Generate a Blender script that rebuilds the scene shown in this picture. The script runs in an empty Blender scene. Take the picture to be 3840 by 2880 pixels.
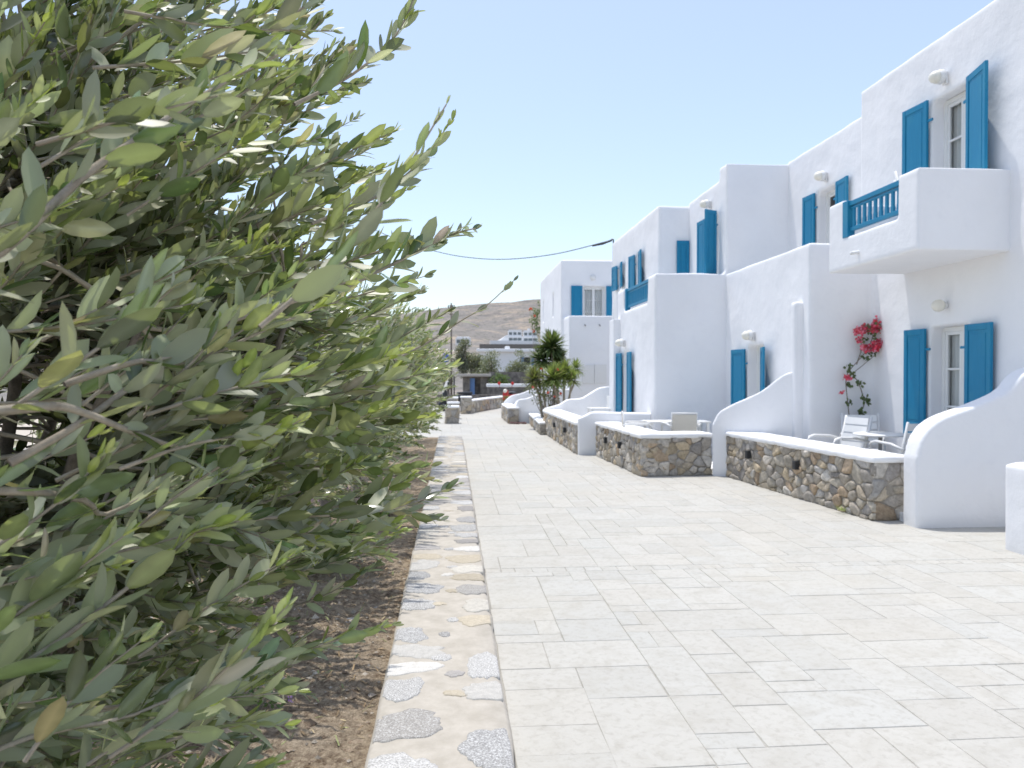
import bpy, bmesh, math, random
import numpy as np
from mathutils import Vector, Matrix, noise

random.seed(7)
RNG = np.random.default_rng(7)
SC = bpy.context.scene
COL = SC.collection
R = math.radians

# ------------------------------------------------------------------ materials
class NT:
    def __init__(s, name):
        s.m = bpy.data.materials.new(name); s.m.use_nodes = True
        s.t = s.m.node_tree; s.n = s.t.nodes; s.n.clear()
        s.out = s.n.new('ShaderNodeOutputMaterial')
        s.b = s.n.new('ShaderNodeBsdfPrincipled')
        s.t.links.new(s.b.outputs[0], s.out.inputs[0])
    def new(s, ty, **kw):
        n = s.n.new('ShaderNode' + ty)
        for k, v in kw.items(): setattr(n, k, v)
        return n
    def link(s, a, b): s.t.links.new(a, b)
    def setv(s, sock, v):
        if hasattr(v, 'is_linked'): s.link(v, sock)
        else: sock.default_value = v
    def coord(s, kind='Object'):
        return s.new('TexCoord').outputs[kind]
    def noise(s, vec, scale, detail=4, rough=.55, dist=0.):
        n = s.new('TexNoise'); s.link(vec, n.inputs['Vector'])
        n.inputs['Scale'].default_value = scale; n.inputs['Detail'].default_value = detail
        n.inputs['Roughness'].default_value = rough; n.inputs['Distortion'].default_value = dist
        return n.outputs['Fac']
    def voronoi(s, vec, scale, feature='F1', out='Distance', rnd=1.):
        n = s.new('TexVoronoi', feature=feature); s.link(vec, n.inputs['Vector'])
        n.inputs['Scale'].default_value = scale; n.inputs['Randomness'].default_value = rnd
        return n.outputs[out]
    def ramp(s, fac, *stops):
        n = s.new('ValToRGB'); e = n.color_ramp.elements
        while len(e) < len(stops): e.new(.5)
        for i, (p, c) in enumerate(stops):
            e[i].position = p; e[i].color = (*c, 1) if hasattr(c, '__len__') else (c, c, c, 1)
        s.link(fac, n.inputs[0]); return n.outputs[0]
    def mix(s, a, b, fac, mode='MIX'):
        n = s.new('Mix', data_type='RGBA', blend_type=mode)
        s.setv(n.inputs[0], fac)
        s.setv(n.inputs[6], (*a, 1) if isinstance(a, tuple) else a)
        s.setv(n.inputs[7], (*b, 1) if isinstance(b, tuple) else b)
        return n.outputs[2]
    def math(s, op, a, b=0.):
        n = s.new('Math', operation=op); s.setv(n.inputs[0], a); s.setv(n.inputs[1], b); return n.outputs[0]
    def attr(s, name, out='Color'):
        n = s.new('Attribute'); n.attribute_name = name; return n.outputs[out]
    def bump(s, h, strength=.3, dist=.01, prev=None):
        n = s.new('Bump'); s.link(h, n.inputs['Height'])
        n.inputs['Strength'].default_value = strength; n.inputs['Distance'].default_value = dist
        if prev is not None: s.link(prev, n.inputs['Normal'])
        return n.outputs[0]
    def fin(s, col=None, rough=.8, nrm=None, spec=.3):
        if col is not None: s.setv(s.b.inputs['Base Color'], (*col, 1) if isinstance(col, tuple) else col)
        s.setv(s.b.inputs['Roughness'], rough)
        s.b.inputs['Specular IOR Level'].default_value = spec
        if nrm is not None: s.link(nrm, s.b.inputs['Normal'])
        return s.m

M = {}
def plaster(name, base, dirt=.0):
    k = NT(name); c = k.coord()
    big = k.noise(c, .9, 3); med = k.noise(c, 7, 5, .6); fine = k.noise(c, 60, 3)
    col = k.mix(tuple(b*.955 for b in base), base, k.ramp(big, (.35, 0.), (.62, 1.)))
    col = k.mix(col, tuple(b*.9 for b in (base[0], base[1]*1.0, base[2]*1.02)), k.math('MULTIPLY', k.ramp(med, (.55, 0.), (.75, 1.)), .35))
    if dirt:
        sep = k.new('SeparateXYZ'); k.link(c, sep.inputs[0])
        low = k.ramp(k.math('ADD', sep.outputs[2], k.math('MULTIPLY', med, .12)), (.04, 1.), (.2, 0.))
        col = k.mix(col, (.5, .48, .44), k.math('MULTIPLY', low, dirt))
    b1 = k.bump(med, .26, .03); b2 = k.bump(fine, .12, .008, b1)
    return k.fin(col, .9, b2, .15)
M['plaster'] = plaster('white_plaster', (.86, .86, .87), .25)
M['coping'] = plaster('white_coping', (.86, .86, .86))
M['farwhite'] = plaster('far_white_plaster', (.8, .8, .8))

def painted(name, base, rough=.45, var=.12, scale=6):
    k = NT(name); c = k.coord()
    n1 = k.noise(c, scale, 4); n2 = k.noise(c, 90, 2)
    col = k.mix(tuple(b*(1-var) for b in base), tuple(min(1, b*(1+var)) for b in base), n1)
    return k.fin(col, rough, k.bump(n2, .08, .003), .4)
def bluepaint():
    k = NT('blue_paint'); c = k.coord(); mp = k.new('Mapping'); k.link(c, mp.inputs[0]); mp.inputs['Scale'].default_value = (1, 1, .12)
    n1 = k.noise(mp.outputs[0], 45, 5, .7); n2 = k.noise(c, 3, 4); n3 = k.noise(c, 28, 5, .75)
    col = k.mix((.003, .165, .31), (.012, .235, .42), n1)
    col = k.mix(col, (.03, .25, .37), k.math('MULTIPLY', k.ramp(n2, (.48, 0.), (.68, 1.)), .5))
    col = k.mix(col, (.16, .34, .42), k.math('MULTIPLY', k.ramp(n3, (.66, 0.), (.72, 1.)), .5))
    return k.fin(col, .5, k.bump(n1, .25, .003), .35)
M['blue'] = bluepaint()
M['whitewood'] = painted('white_painted_wood', (.78, .78, .76), .45, .03)
M['whitemetal'] = painted('white_metal', (.76, .76, .75), .4, .03)
M['cream'] = painted('cream_lamp_glass', (.8, .77, .68), .35, .03)
M['beige'] = painted('beige_mesh_fabric', (.62, .58, .5), .8, .05, 40)
M['darkmetal'] = painted('dark_metal', (.03, .032, .035), .4, .1)
M['greymetal'] = painted('grey_metal', (.25, .25, .25), .45, .1)
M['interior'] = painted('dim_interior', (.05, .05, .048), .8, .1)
M['red'] = painted('red_bodywork', (.5, .025, .02), .35, .1)
M['paleplastic'] = painted('pale_plastic', (.6, .58, .55), .4, .1)
M['hose'] = painted('brown_hose', (.16, .08, .075), .5, .2)
M['cable'] = painted('cable_black', (.05, .055, .065), .6, .1)
M['poleswood'] = painted('weathered_pole', (.15, .13, .11), .9, .2)
def glass():
    k = NT('window_glass')
    fr = k.new('Fresnel'); fr.inputs[0].default_value = 1.5
    tr = k.new('BsdfTransparent'); tr.inputs[0].default_value = (.93, .95, .95, 1)
    gl = k.new('BsdfGlossy'); gl.inputs['Roughness'].default_value = .03
    mx = k.new('MixShader'); k.link(fr.outputs[0], mx.inputs[0]); k.link(tr.outputs[0], mx.inputs[1]); k.link(gl.outputs[0], mx.inputs[2])
    k.n.remove(k.b); k.link(mx.outputs[0], k.out.inputs[0]); return k.m
M['glass'] = glass()
def curtain():
    k = NT('curtain_cloth'); c = k.coord()
    col = k.mix((.84, .84, .82), (.93, .93, .91), k.noise(c, 5, 3))
    return k.fin(col, .9, None, .1)
M['curtain'] = curtain()

def attr_mat(name, rough=.85, nscale=30, amp=.25, bump=.4, dist=.006, spec=.25, speck=None):
    k = NT(name); c = k.coord(); a = k.attr('tint')
    n1 = k.noise(c, nscale, 5, .65); n2 = k.noise(c, nscale*4, 3)
    col = k.mix(a, (0., 0., 0.), k.math('MULTIPLY', k.ramp(n1, (.35, 1.), (.65, 0.)), amp))
    col = k.mix(col, (1., 1., 1.), k.math('MULTIPLY', k.ramp(n2, (.6, 0.), (.75, 1.)), amp*.35))
    if speck:
        v = k.noise(c, speck, 2, .7)
        al = k.attr('tint', 'Alpha')
        col = k.mix(col, k.mix(col, (.14, .135, .13), .6), k.math('MULTIPLY', k.ramp(v, (.52, 0.), (.6, 1.)), al))
        col = k.mix(col, (.86, .86, .86), k.math('MULTIPLY', k.ramp(v, (.36, 1.), (.44, 0.)), k.math('MULTIPLY', al, .6)))
    return k.fin(col, rough, k.bump(n2, bump*.5, dist*.5, k.bump(n1, bump, dist)), spec)
M['stone'] = attr_mat('rubble_stone', .9, 22, .38, .9, .014)
M['curbstone'] = attr_mat('curb_stone', .85, 30, .18, .45, .005, .25, 150)
M['slab'] = None
def slabmat():
    k = NT('stamped_concrete'); c = k.coord(); a = k.attr('tint')
    n1 = k.noise(c, 5.5, 6, .68, .6); n2 = k.noise(c, 24, 5, .7, .4); n3 = k.noise(c, .55, 3); n4 = k.noise(c, 110, 2)
    col = k.mix(a, (.39, .37, .325), k.math('MULTIPLY', k.ramp(n1, (.47, 0.), (.64, 1.)), .5))
    col = k.mix(col, (.33, .31, .27), k.math('MULTIPLY', k.ramp(n2, (.5, 0.), (.68, 1.)), .5))
    col = k.mix(col, (.52, .48, .39), k.math('MULTIPLY', k.ramp(n3, (.5, 0.), (.72, 1.)), .2))
    return k.fin(col, .8, k.bump(n4, .15, .002, k.bump(n2, .3, .006, k.bump(n1, .3, .02))), .25)
M['slab'] = slabmat()
def simple_noise(name, a, b, scale, rough=.9, bump=.3, dist=.01, detail=6, lo=.35, hi=.65):
    k = NT(name); c = k.coord(); n = k.noise(c, scale, detail, .65); n2 = k.noise(c, scale*9, 4, .7)
    col = k.mix(k.mix(a, b, k.ramp(n, (lo, 0.), (hi, 1.))), a, k.math('MULTIPLY', n2, .35))
    return k.fin(col, rough, k.bump(n2, bump, dist), .2)
M['joint'] = simple_noise('slab_joint', (.31, .295, .27), (.4, .385, .355), 3)
M['mortar'] = simple_noise('dark_mortar', (.24, .215, .18), (.5, .46, .4), 9, .95, .6, .02)
M['curbmortar'] = simple_noise('cream_mortar', (.41, .375, .32), (.53, .49, .43), 9, .9, .35, .006)
def soilmat():
    k = NT('dry_soil'); c = k.coord()
    n1 = k.noise(c, 3, 6, .7); n2 = k.noise(c, 28, 6, .75); n3 = k.noise(c, 120, 3, .7)
    col = k.mix((.19, .135, .09), (.56, .45, .32), k.ramp(n2, (.4, 0.), (.6, 1.)))
    col = k.mix(col, (.58, .48, .36), k.math('MULTIPLY', k.ramp(n1, (.45, 0.), (.65, 1.)), .6))
    col = k.mix(col, (.12, .085, .055), k.math('MULTIPLY', k.ramp(n3, (.55, 0.), (.7, 1.)), .5))
    return k.fin(col, .95, k.bump(n3, .7, .012, k.bump(n2, 1., .05)), .1)
M['soil'] = soilmat()
def hillmat():
    k = NT('dry_hillside'); c = k.coord()
    mp = k.new('Mapping'); k.link(c, mp.inputs[0]); mp.inputs['Scale'].default_value = (.8, .55, 2.2)
    n1 = k.noise(mp.outputs[0], .03, 7, .62, .8); n2 = k.noise(mp.outputs[0], .14, 6, .7); n3 = k.noise(c, .05, 6, .75, .5)
    col = k.mix((.24, .22, .2), (.4, .325, .25), k.ramp(n1, (.48, 0.), (.64, 1.)))
    col = k.mix(col, (.15, .14, .135), k.math('MULTIPLY', k.ramp(n2, (.5, 0.), (.62, 1.)), .75))
    col = k.mix(col, (.45, .37, .31), k.math('MULTIPLY', k.ramp(n3, (.58, 0.), (.68, 1.)), .6))
    sv = k.noise(c, .33, 5, .8)
    col = k.mix(col, (.11, .12, .09), k.math('MULTIPLY', k.ramp(sv, (.53, 0.), (.61, 1.)), .75))
    sep = k.new('SeparateXYZ'); k.link(c, sep.inputs[0])
    tr = k.math('PINGPONG', k.math('ADD', sep.outputs[2], k.math('MULTIPLY', n3, 9.)), 2.2)
    col = k.mix(col, (.16, .15, .14), k.math('MULTIPLY', k.ramp(tr, (.0, 1.), (.25, 0.)), .55))
    near = k.ramp(k.math('DIVIDE', sep.outputs[1], 60.), (.5, 1.), (.95, 0.))
    col = k.mix(col, (.5, .45, .38), near)
    return k.fin(col, .95, k.bump(n3, .5, 3.), .1)
M['hill'] = hillmat()
def leafmat(name, trans=.3, rough=.38, under=(.27, .29, .215), utint=.45):
    k = NT(name); a = k.attr('tint'); g = k.new('NewGeometry'); c = k.coord()
    top = k.mix(a, k.mix(a, (.0, .0, .0), .35), k.noise(c, 60, 2))
    und = k.mix(under, a, utint)
    col = k.mix(top, und, g.outputs['Backfacing'])
    k.fin(col, rough, None, .95)
    k.setv(k.b.inputs['Roughness'], k.math('ADD', k.math('MULTIPLY', g.outputs['Backfacing'], .3), rough))
    tl = k.new('BsdfTranslucent'); k.link(k.mix(a, (.5, .62, .1), .42), tl.inputs[0])
    mx = k.new('MixShader'); mx.inputs[0].default_value = trans
    k.link(k.b.outputs[0], mx.inputs[1]); k.link(tl.outputs[0], mx.inputs[2]); k.link(mx.outputs[0], k.out.inputs[0])
    return k.m
M['olive'] = leafmat('olive_leaf', .3, .2, (.42, .42, .31), .4)
M['greenleaf'] = leafmat('green_leaf', .25, .45, (.12, .17, .06), .6)
M['petal'] = leafmat('flower_petal', .15, .7, (.6, .1, .14), .9)
M['bark'] = simple_noise('grey_bark', (.15, .125, .1), (.34, .29, .24), 25, .9, .8, .006)
M['twig'] = simple_noise('pale_twig', (.26, .22, .17), (.42, .37, .29), 40, .8, .4, .003)
M['roofslab'] = simple_noise('pale_roof_slab', (.4, .37, .33), (.52, .48, .43), 2)
M['darkstone'] = simple_noise('dark_field_stone', (.13, .12, .11), (.3, .27, .24), 3.5, .95, .8, .05, 6, .4, .6)

# ------------------------------------------------------------------ objects
def tag(o, label=None, cat=None, group=None, kind=None):
    if label: o['label'] = label
    if cat: o['category'] = cat
    if group: o['group'] = group
    if kind: o['kind'] = kind
    return o
def thing(name, label, cat, loc=(0, 0, 0), rz=0, group=None):
    o = bpy.data.objects.new(name, None); COL.objects.link(o); o.empty_display_size = .2
    o.location = loc; o.rotation_euler = (0, 0, rz)
    return tag(o, label, cat, group)
def copy_tree(o, parent=None):
    c = o.copy(); COL.objects.link(c); c.parent = parent
    for ch in list(o.children): copy_tree(ch, c)
    return c

class MB:
    def __init__(s): s.v = []; s.f = []; s.c = []; s.mi = []
    def add(s, vs, fs, col=None, mi=0):
        o = len(s.v); s.v += [tuple(p) for p in vs]; s.f += [tuple(i+o for i in f) for f in fs]
        s.c += [col or (1, 1, 1, 1)]*len(vs); s.mi += [mi]*len(fs); return s
    def box(s, x0, x1, y0, y1, z0, z1, rz=0, at=None, col=None, mi=0):
        p = [(x, y, z) for z in (z0, z1) for x, y in ((x0, y0), (x1, y0), (x1, y1), (x0, y1))]
        if rz or at:
            ca, sa = math.cos(rz), math.sin(rz); a = at or (0, 0, 0)
            p = [(x*ca-y*sa+a[0], x*sa+y*ca+a[1], z+a[2]) for x, y, z in p]
        return s.add(p, [(0, 3, 2, 1), (4, 5, 6, 7), (0, 1, 5, 4), (1, 2, 6, 5), (2, 3, 7, 6), (3, 0, 4, 7)], col, mi)
    def tube(s, pts, radii, n=6, col=None, mi=0, caps=True):
        pts = [Vector(p) for p in pts]
        if not hasattr(radii, '__len__'): radii = [radii]*len(pts)
        vs = []; ref = Vector((.31, .17, .94))
        for i, p in enumerate(pts):
            d = (pts[min(i+1, len(pts)-1)]-pts[max(i-1, 0)])
            d = d.normalized() if d.length > 1e-9 else Vector((0, 0, 1))
            a = d.cross(ref)
            if a.length < .05: a = d.cross(Vector((1, 0, 0)))
            a.normalize(); b = d.cross(a)
            for j in range(n):
                t = 2*math.pi*j/n
                vs.append(p+(a*math.cos(t)+b*math.sin(t))*radii[i])
        fs = []
        for i in range(len(pts)-1):
            for j in range(n):
                fs.append((i*n+j, i*n+(j+1) % n, (i+1)*n+(j+1) % n, (i+1)*n+j))
        if caps: fs += [tuple(range(n-1, -1, -1)), tuple((len(pts)-1)*n+j for j in range(n))]
        return s.add(vs, fs, col, mi)
    def lathe(s, prof, at=(0, 0, 0), n=16, axis=(0, 0, 1), col=None, mi=0):
        ax = Vector(axis).normalized(); a = ax.orthogonal().normalized(); b = ax.cross(a); at = Vector(at); vs = []
        for r, h in prof:
            for j in range(n):
                t = 2*math.pi*j/n
                vs.append(at+ax*h+(a*math.cos(t)+b*math.sin(t))*max(r, 1e-4))
        fs = [(i*n+j, i*n+(j+1) % n, (i+1)*n+(j+1) % n, (i+1)*n+j) for i in range(len(prof)-1) for j in range(n)]
        fs += [tuple(range(n-1, -1, -1)), tuple((len(prof)-1)*n+j for j in range(n))]
        return s.add(vs, fs, col, mi)
    def build(s, name, mat, parent=None, smooth=False, color=False):
        me = bpy.data.meshes.new(name); me.from_pydata(s.v, [], s.f); me.update()
        for m in (mat if isinstance(mat, (list, tuple)) else [mat]): me.materials.append(m)
        if any(s.mi): me.polygons.foreach_set('material_index', s.mi)
        if color:
            at = me.color_attributes.new('tint', 'FLOAT_COLOR', 'POINT')
            at.data.foreach_set('color', np.array([c if len(c) == 4 else (*c, 1) for c in s.c], dtype=np.float32).ravel())
        if smooth: me.polygons.foreach_set('use_smooth', [True]*len(me.polygons))
        o = bpy.data.objects.new(name, me); COL.objects.link(o); o.parent = parent
        return o
def bevel(o, w, seg=2):
    m = o.modifiers.new('bevel', 'BEVEL'); m.width = w; m.segments = seg; m.limit_method = 'ANGLE'; m.angle_limit = R(40); return o

# csg over a grid of cells: union of boxes minus boxes, as one closed mesh
def csg(adds, subs, mb=None):
    E3 = []
    for ax in range(3):
        s_ = set()
        for b in adds+subs: s_.add(round(b[2*ax], 4)); s_.add(round(b[2*ax+1], 4))
        E3.append(sorted(s_))
    nx, ny, nz = (len(e)-1 for e in E3)
    occ = np.zeros((nx, ny, nz), bool)
    c = [np.array([(e[i]+e[i+1])/2 for i in range(len(e)-1)]) for e in E3]
    def sel(b):
        return np.ix_((c[0] > b[0]) & (c[0] < b[1]), (c[1] > b[2]) & (c[1] < b[3]), (c[2] > b[4]) & (c[2] < b[5]))
    for b in adds: occ[sel(b)] = True
    for b in subs: occ[sel(b)] = False
    mb = mb or MB(); idx = {}; vs = []; fs = []
    def V(i, j, k):
        if (i, j, k) not in idx: idx[(i, j, k)] = len(vs); vs.append((E3[0][i], E3[1][j], E3[2][k]))
        return idx[(i, j, k)]
    def at(i, j, k): return 0 <= i < nx and 0 <= j < ny and 0 <= k < nz and occ[i, j, k]
    for i, j, k in zip(*np.nonzero(occ)):
        q = lambda *p: fs.append(tuple(V(i+a, j+b, k+d) for a, b, d in p))
        if not at(i-1, j, k): q((0, 0, 0), (0, 0, 1), (0, 1, 1), (0, 1, 0))
        if not at(i+1, j, k): q((1, 0, 0), (1, 1, 0), (1, 1, 1), (1, 0, 1))
        if not at(i, j-1, k): q((0, 0, 0), (1, 0, 0), (1, 0, 1), (0, 0, 1))
        if not at(i, j+1, k): q((0, 1, 0), (0, 1, 1), (1, 1, 1), (1, 1, 0))
        if not at(i, j, k-1): q((0, 0, 0), (0, 1, 0), (1, 1, 0), (1, 0, 0))
        if not at(i, j, k+1): q((0, 0, 1), (1, 0, 1), (1, 1, 1), (0, 1, 1))
    mb.add(vs, fs); return mb
WAVE = bpy.data.textures.new('plaster_wave', 'CLOUDS'); WAVE.noise_scale = .7; WAVE.noise_depth = 2
def soften(o, vox=.035, it=6, wob=.03):
    m = o.modifiers.new('remesh', 'REMESH'); m.mode = 'VOXEL'; m.voxel_size = vox; m.use_smooth_shade = True
    s = o.modifiers.new('smooth', 'SMOOTH'); s.factor = .5; s.iterations = it
    if wob:
        d = o.modifiers.new('wave', 'DISPLACE'); d.texture = WAVE; d.strength = wob; d.mid_level = .5
        d.texture_coords = 'GLOBAL'
    return o

# ------------------------------------------------------------------ camera, light, sky
cam = bpy.data.cameras.new('camera'); co = bpy.data.objects.new('camera', cam); COL.objects.link(co)
co.location = (0, 0, 1.55); co.rotation_euler = (R(90-.675), 0, -math.atan(224/2884))
cam.sensor_width = 36; cam.lens = 36*2884/3840; cam.clip_start = .05; cam.clip_end = 5000
cam.dof.use_dof = True; cam.dof.focus_distance = 1.75; cam.dof.aperture_fstop = cam.lens/1000/.0030
SC.camera = co
SUN = Vector((-.12, .22, 1)).normalized()
sl = bpy.data.lights.new('sun', 'SUN'); sl.energy = 3.9; sl.angle = R(.55); sl.color = (1, .965, .91)
so = bpy.data.objects.new('sun', sl); COL.objects.link(so); so.rotation_euler = (-SUN).to_track_quat('-Z', 'Y').to_euler(); so.location = (-3, 6, 20)
w = bpy.data.worlds.new('World'); SC.world = w; w.use_nodes = True
wt = w.node_tree; bg = wt.nodes['Background']
sky = wt.nodes.new('ShaderNodeTexSky'); sky.sky_type = 'NISHITA'; sky.sun_disc = False
sky.sun_elevation = math.asin(SUN.z); sky.sun_rotation = math.atan2(SUN.x, SUN.y)
sky.air_density = 1.0; sky.dust_density = 1.2; sky.ozone_density = 1.3; sky.altitude = 20
gain = wt.nodes.new('ShaderNodeVectorMath'); gain.operation = 'MULTIPLY_ADD'
wt.links.new(sky.outputs[0], gain.inputs[0]); gain.inputs[1].default_value = (1.2, 1.2, 1.2); gain.inputs[2].default_value = (1.48, 1.5, 1.62)
wt.links.new(gain.outputs[0], bg.inputs[0]); bg.inputs[1].default_value = .15
SC.view_settings.view_transform = 'Standard'; SC.view_settings.look = 'None'; SC.view_settings.exposure = 0
SC.cycles.use_denoising = True
SC.cycles.max_bounces = 8; SC.cycles.transparent_max_bounces = 12

# ------------------------------------------------------------------ terrain
def fbm(x, y, s, o=4):
    return noise.fractal(Vector((x*s, y*s, 3.7)), 1., 2., o)
def hgt(x, y):
    if y < 40: return -.03
    t = max(0, (y-85)/315)
    z = -.03 - .6*min(1, (y-40)/8)
    if y <= 400: z += 17*min(1, t)**1.25
    elif y <= 820:
        u = (y-400)/420
        z += 17+(53+.12*x+(0 if x > -20 else (x+20)*.12))*(u*u*(3-2*u)*.55+u*.45)
    else: z += 70+.12*x-(y-820)*.08+(0 if x > -20 else (x+20)*.12)
    if y > 90: z += fbm(x, y, .012, 5)*min(7, (y-90)*.022)*(.12 if -15 < x < 75 and y < 430 else 1)
    return z
def grid(name, xs, ys, fz, mat, parent=None, smooth=True):
    mb = MB(); vs = [(x, y, fz(x, y)) for y in ys for x in xs]; n = len(xs)
    fs = [(j*n+i, j*n+i+1, (j+1)*n+i+1, (j+1)*n+i) for j in range(len(ys)-1) for i in range(n-1)]
    mb.add(vs, fs); return mb.build(name, mat, parent, smooth)
xs = [-2500, -1200, -600] + list(np.arange(-300, 420, 9.)) + [600, 1200, 2500]
ys = [-400, -30, 0, 15, 30, 40, 44, 48, 60, 72, 85] + list(np.arange(92, 460, 7.)) + list(np.arange(460, 1000, 9.)) + [1300, 2500]
tag(grid('terrain', xs, ys, hgt, M['hill']), kind='structure')

# ------------------------------------------------------------------ path of stamped slabs
def ashlar(x0, x1, y0, y1, u, seed):
    rnd = random.Random(seed); nx, ny = int((x1-x0)/u+.01), int((y1-y0)/u+.01); used = [[False]*nx for _ in range(ny)]; out = []
    sizes = [(4, 2), (3, 3), (2, 2), (5, 3), (3, 2), (4, 3), (2, 3), (3, 1), (6, 3), (2, 1), (5, 2)]
    for j in range(ny):
        for i in range(nx):
            if used[j][i]: continue
            a, b = rnd.choice(sizes)
            if rnd.random() < .3: a, b = b, a
            aa = 0
            while aa < a and i+aa < nx and not used[j][i+aa]: aa += 1
            bb = min(b, ny-j)
            for q in range(bb):
                for p in range(aa): used[j+q][i+p] = True
            out.append((x0+i*u, x0+(i+aa)*u, y0+j*u, y0+(j+bb)*u))
    return out
pm = MB(); rnd = random.Random(3)
pm.add([(-9, -3, -.008), (12, -3, -.008), (12, 40, -.008), (-9, 40, -.008)], [(0, 1, 2, 3)], (.5, .5, .5, 1), 1)
def slab(x0, x1, y0, y1, g=.0038):
    v = rnd.uniform(.96, 1.04); wv = rnd.uniform(-.008, .012)
    c = (.46*v+wv*.6, .45*v, .415*v-wv*.6, 1); z = rnd.uniform(-.0008, .0008); j = lambda: rnd.uniform(-.004, .004)
    P = [(x0+g+j(), y0+g+j()), (x1-g+j(), y0+g+j()), (x1-g+j(), y1-g+j()), (x0+g+j(), y1-g+j())]
    cx, cy = (x0+x1)/2, (y0+y1)/2
    vs = [(x, y, z) for x, y in P]+[(x+(.006 if x > cx else -.006), y+(.006 if y > cy else -.006), -.009) for x, y in P]
    pm.add(vs, [(0, 1, 2, 3), (0, 4, 5, 1), (1, 5, 6, 2), (2, 6, 7, 3), (3, 7, 4, 0)], c, 0)
for r in ashlar(.252, 7.2, 6.0-.132*52, 6.0, .132, 11): slab(*r)
x = .26
while x < 7.2:
    d = rnd.uniform(.11, .16); slab(x, x+d, 6.0, 6.13); x += d
for r in ashlar(.252, 7.2, 6.13, 6.13+.132*46, .132, 12): slab(*r)
x = .26
while x < 7.2:
    d = rnd.uniform(.11, .16); slab(x, x+d, 12.205, 12.32, .003); x += d
for r in ashlar(.252, 5.2, 12.325, 12.325+.14*44, .14, 13): slab(*r, .004)
for r in ashlar(-6, 4.4, 18.5, 36.5, .26, 14): slab(*r, .005)
tag(pm.build('path', [M['slab'], M['joint']], color=True), kind='structure')

# ------------------------------------------------------------------ planar voronoi stones
def clip(poly, px, py, nx, ny):
    out = []; n = len(poly)
    for i in range(n):
        a, b = poly[i], poly[(i+1) % n]
        da = (a[0]-px)*nx+(a[1]-py)*ny; db = (b[0]-px)*nx+(b[1]-py)*ny
        if da <= 0: out.append(a)
        if (da < 0) != (db < 0) and abs(da-db) > 1e-12:
            t = da/(da-db); out.append((a[0]+(b[0]-a[0])*t, a[1]+(b[1]-a[1])*t))
    return out
def cells(L, H, n, rnd, stretch=1.):
    pts = []
    for _ in range(n):
        best = None; bd = -1
        for _ in range(2):
            p = (rnd.uniform(0, L), rnd.uniform(0, H))
            d = min([(p[0]-q[0])**2+((p[1]-q[1])*stretch)**2 for q in pts] or [9])
            if d > bd: best, bd = p, d
        pts.append(best)
    out = []
    for p in pts:
        poly = [(0, 0), (L, 0), (L, H), (0, H)]
        near = sorted(pts, key=lambda q: (q[0]-p[0])**2+((q[1]-p[1])*stretch)**2)[1:26]
        for q in near:
            nx, ny = (q[0]-p[0]), (q[1]-p[1])*stretch*stretch
            poly = clip(poly, (p[0]+q[0])/2, (p[1]+q[1])/2, nx, ny)
            if len(poly) < 3: break
        if len(poly) >= 3: out.append((p, poly))
    return out
STONES = [(.5, .45, .37), (.56, .48, .37), (.52, .49, .45), (.45, .41, .36), (.58, .48, .34), (.66, .6, .52), (.53, .47, .39), (.4, .37, .34), (.52, .4, .28), (.6, .56, .5)]
def stone_face(mb, o, u, v, nrm, L, H, dens, seed, gap=.0045, puff=.028, stretch=1.35, pal=STONES):
    rnd = random.Random(seed); o, u, v, nrm = map(Vector, (o, u, v, nrm))
    for p, poly in cells(L, H, max(3, int(L*H*dens)), rnd, stretch):
        cx = sum(a[0] for a in poly)/len(poly); cy = sum(a[1] for a in poly)/len(poly)
        sz = max(.02, min(math.hypot(a[0]-cx, a[1]-cy) for a in poly))
        pts = []
        for i in range(len(poly)):
            a, b = poly[i], poly[(i+1) % len(poly)]; d = math.hypot(a[0]-b[0], a[1]-b[1]); k = max(1, int(d/.045))
            pts += [(a[0]+(b[0]-a[0])*t/k, a[1]+(b[1]-a[1])*t/k) for t in range(k)]
        n = len(pts)
        for _ in range(1): pts = [((pts[i-1][0]+4*pts[i][0]+pts[(i+1) % n][0])/6+rnd.uniform(-.004, .004), (pts[i-1][1]+4*pts[i][1]+pts[(i+1) % n][1])/6+rnd.uniform(-.004, .004)) for i in range(n)]
        h = puff*rnd.uniform(.55, 1.25)*min(1, sz/.06); tx, ty = rnd.uniform(-.16, .16), rnd.uniform(-.16, .16)
        base = rnd.choice(pal); q = rnd.uniform(.78, 1.2); col = tuple(c*q for c in base)+(1,)
        vs = []
        for s_, hh in ((1-min(.25, gap/sz*.5), -.014), (1-min(.3, gap/sz), h*.6), (.9-min(.3, gap/sz), h*.95), (.5, h*1.0)):
            for a in pts:
                x_ = cx+(a[0]-cx)*s_; y_ = cy+(a[1]-cy)*s_
                jit = rnd.uniform(-.0035, .0035)
                z_ = hh+((a[0]-cx)*tx+(a[1]-cy)*ty)*(1 if hh > 0 else 0)+jit
                vs.append(o+u*x_+v*y_+nrm*z_)
        vs.append(o+u*cx+v*cy+nrm*h*1.0)
        fs = [(r*n+i, r*n+(i+1) % n, (r+1)*n+(i+1) % n, (r+1)*n+i) for r in range(3) for i in range(n)]
        fs += [(3*n+i, 3*n+(i+1) % n, 4*n) for i in range(n)]
        mb.add(vs, fs, col)
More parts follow.
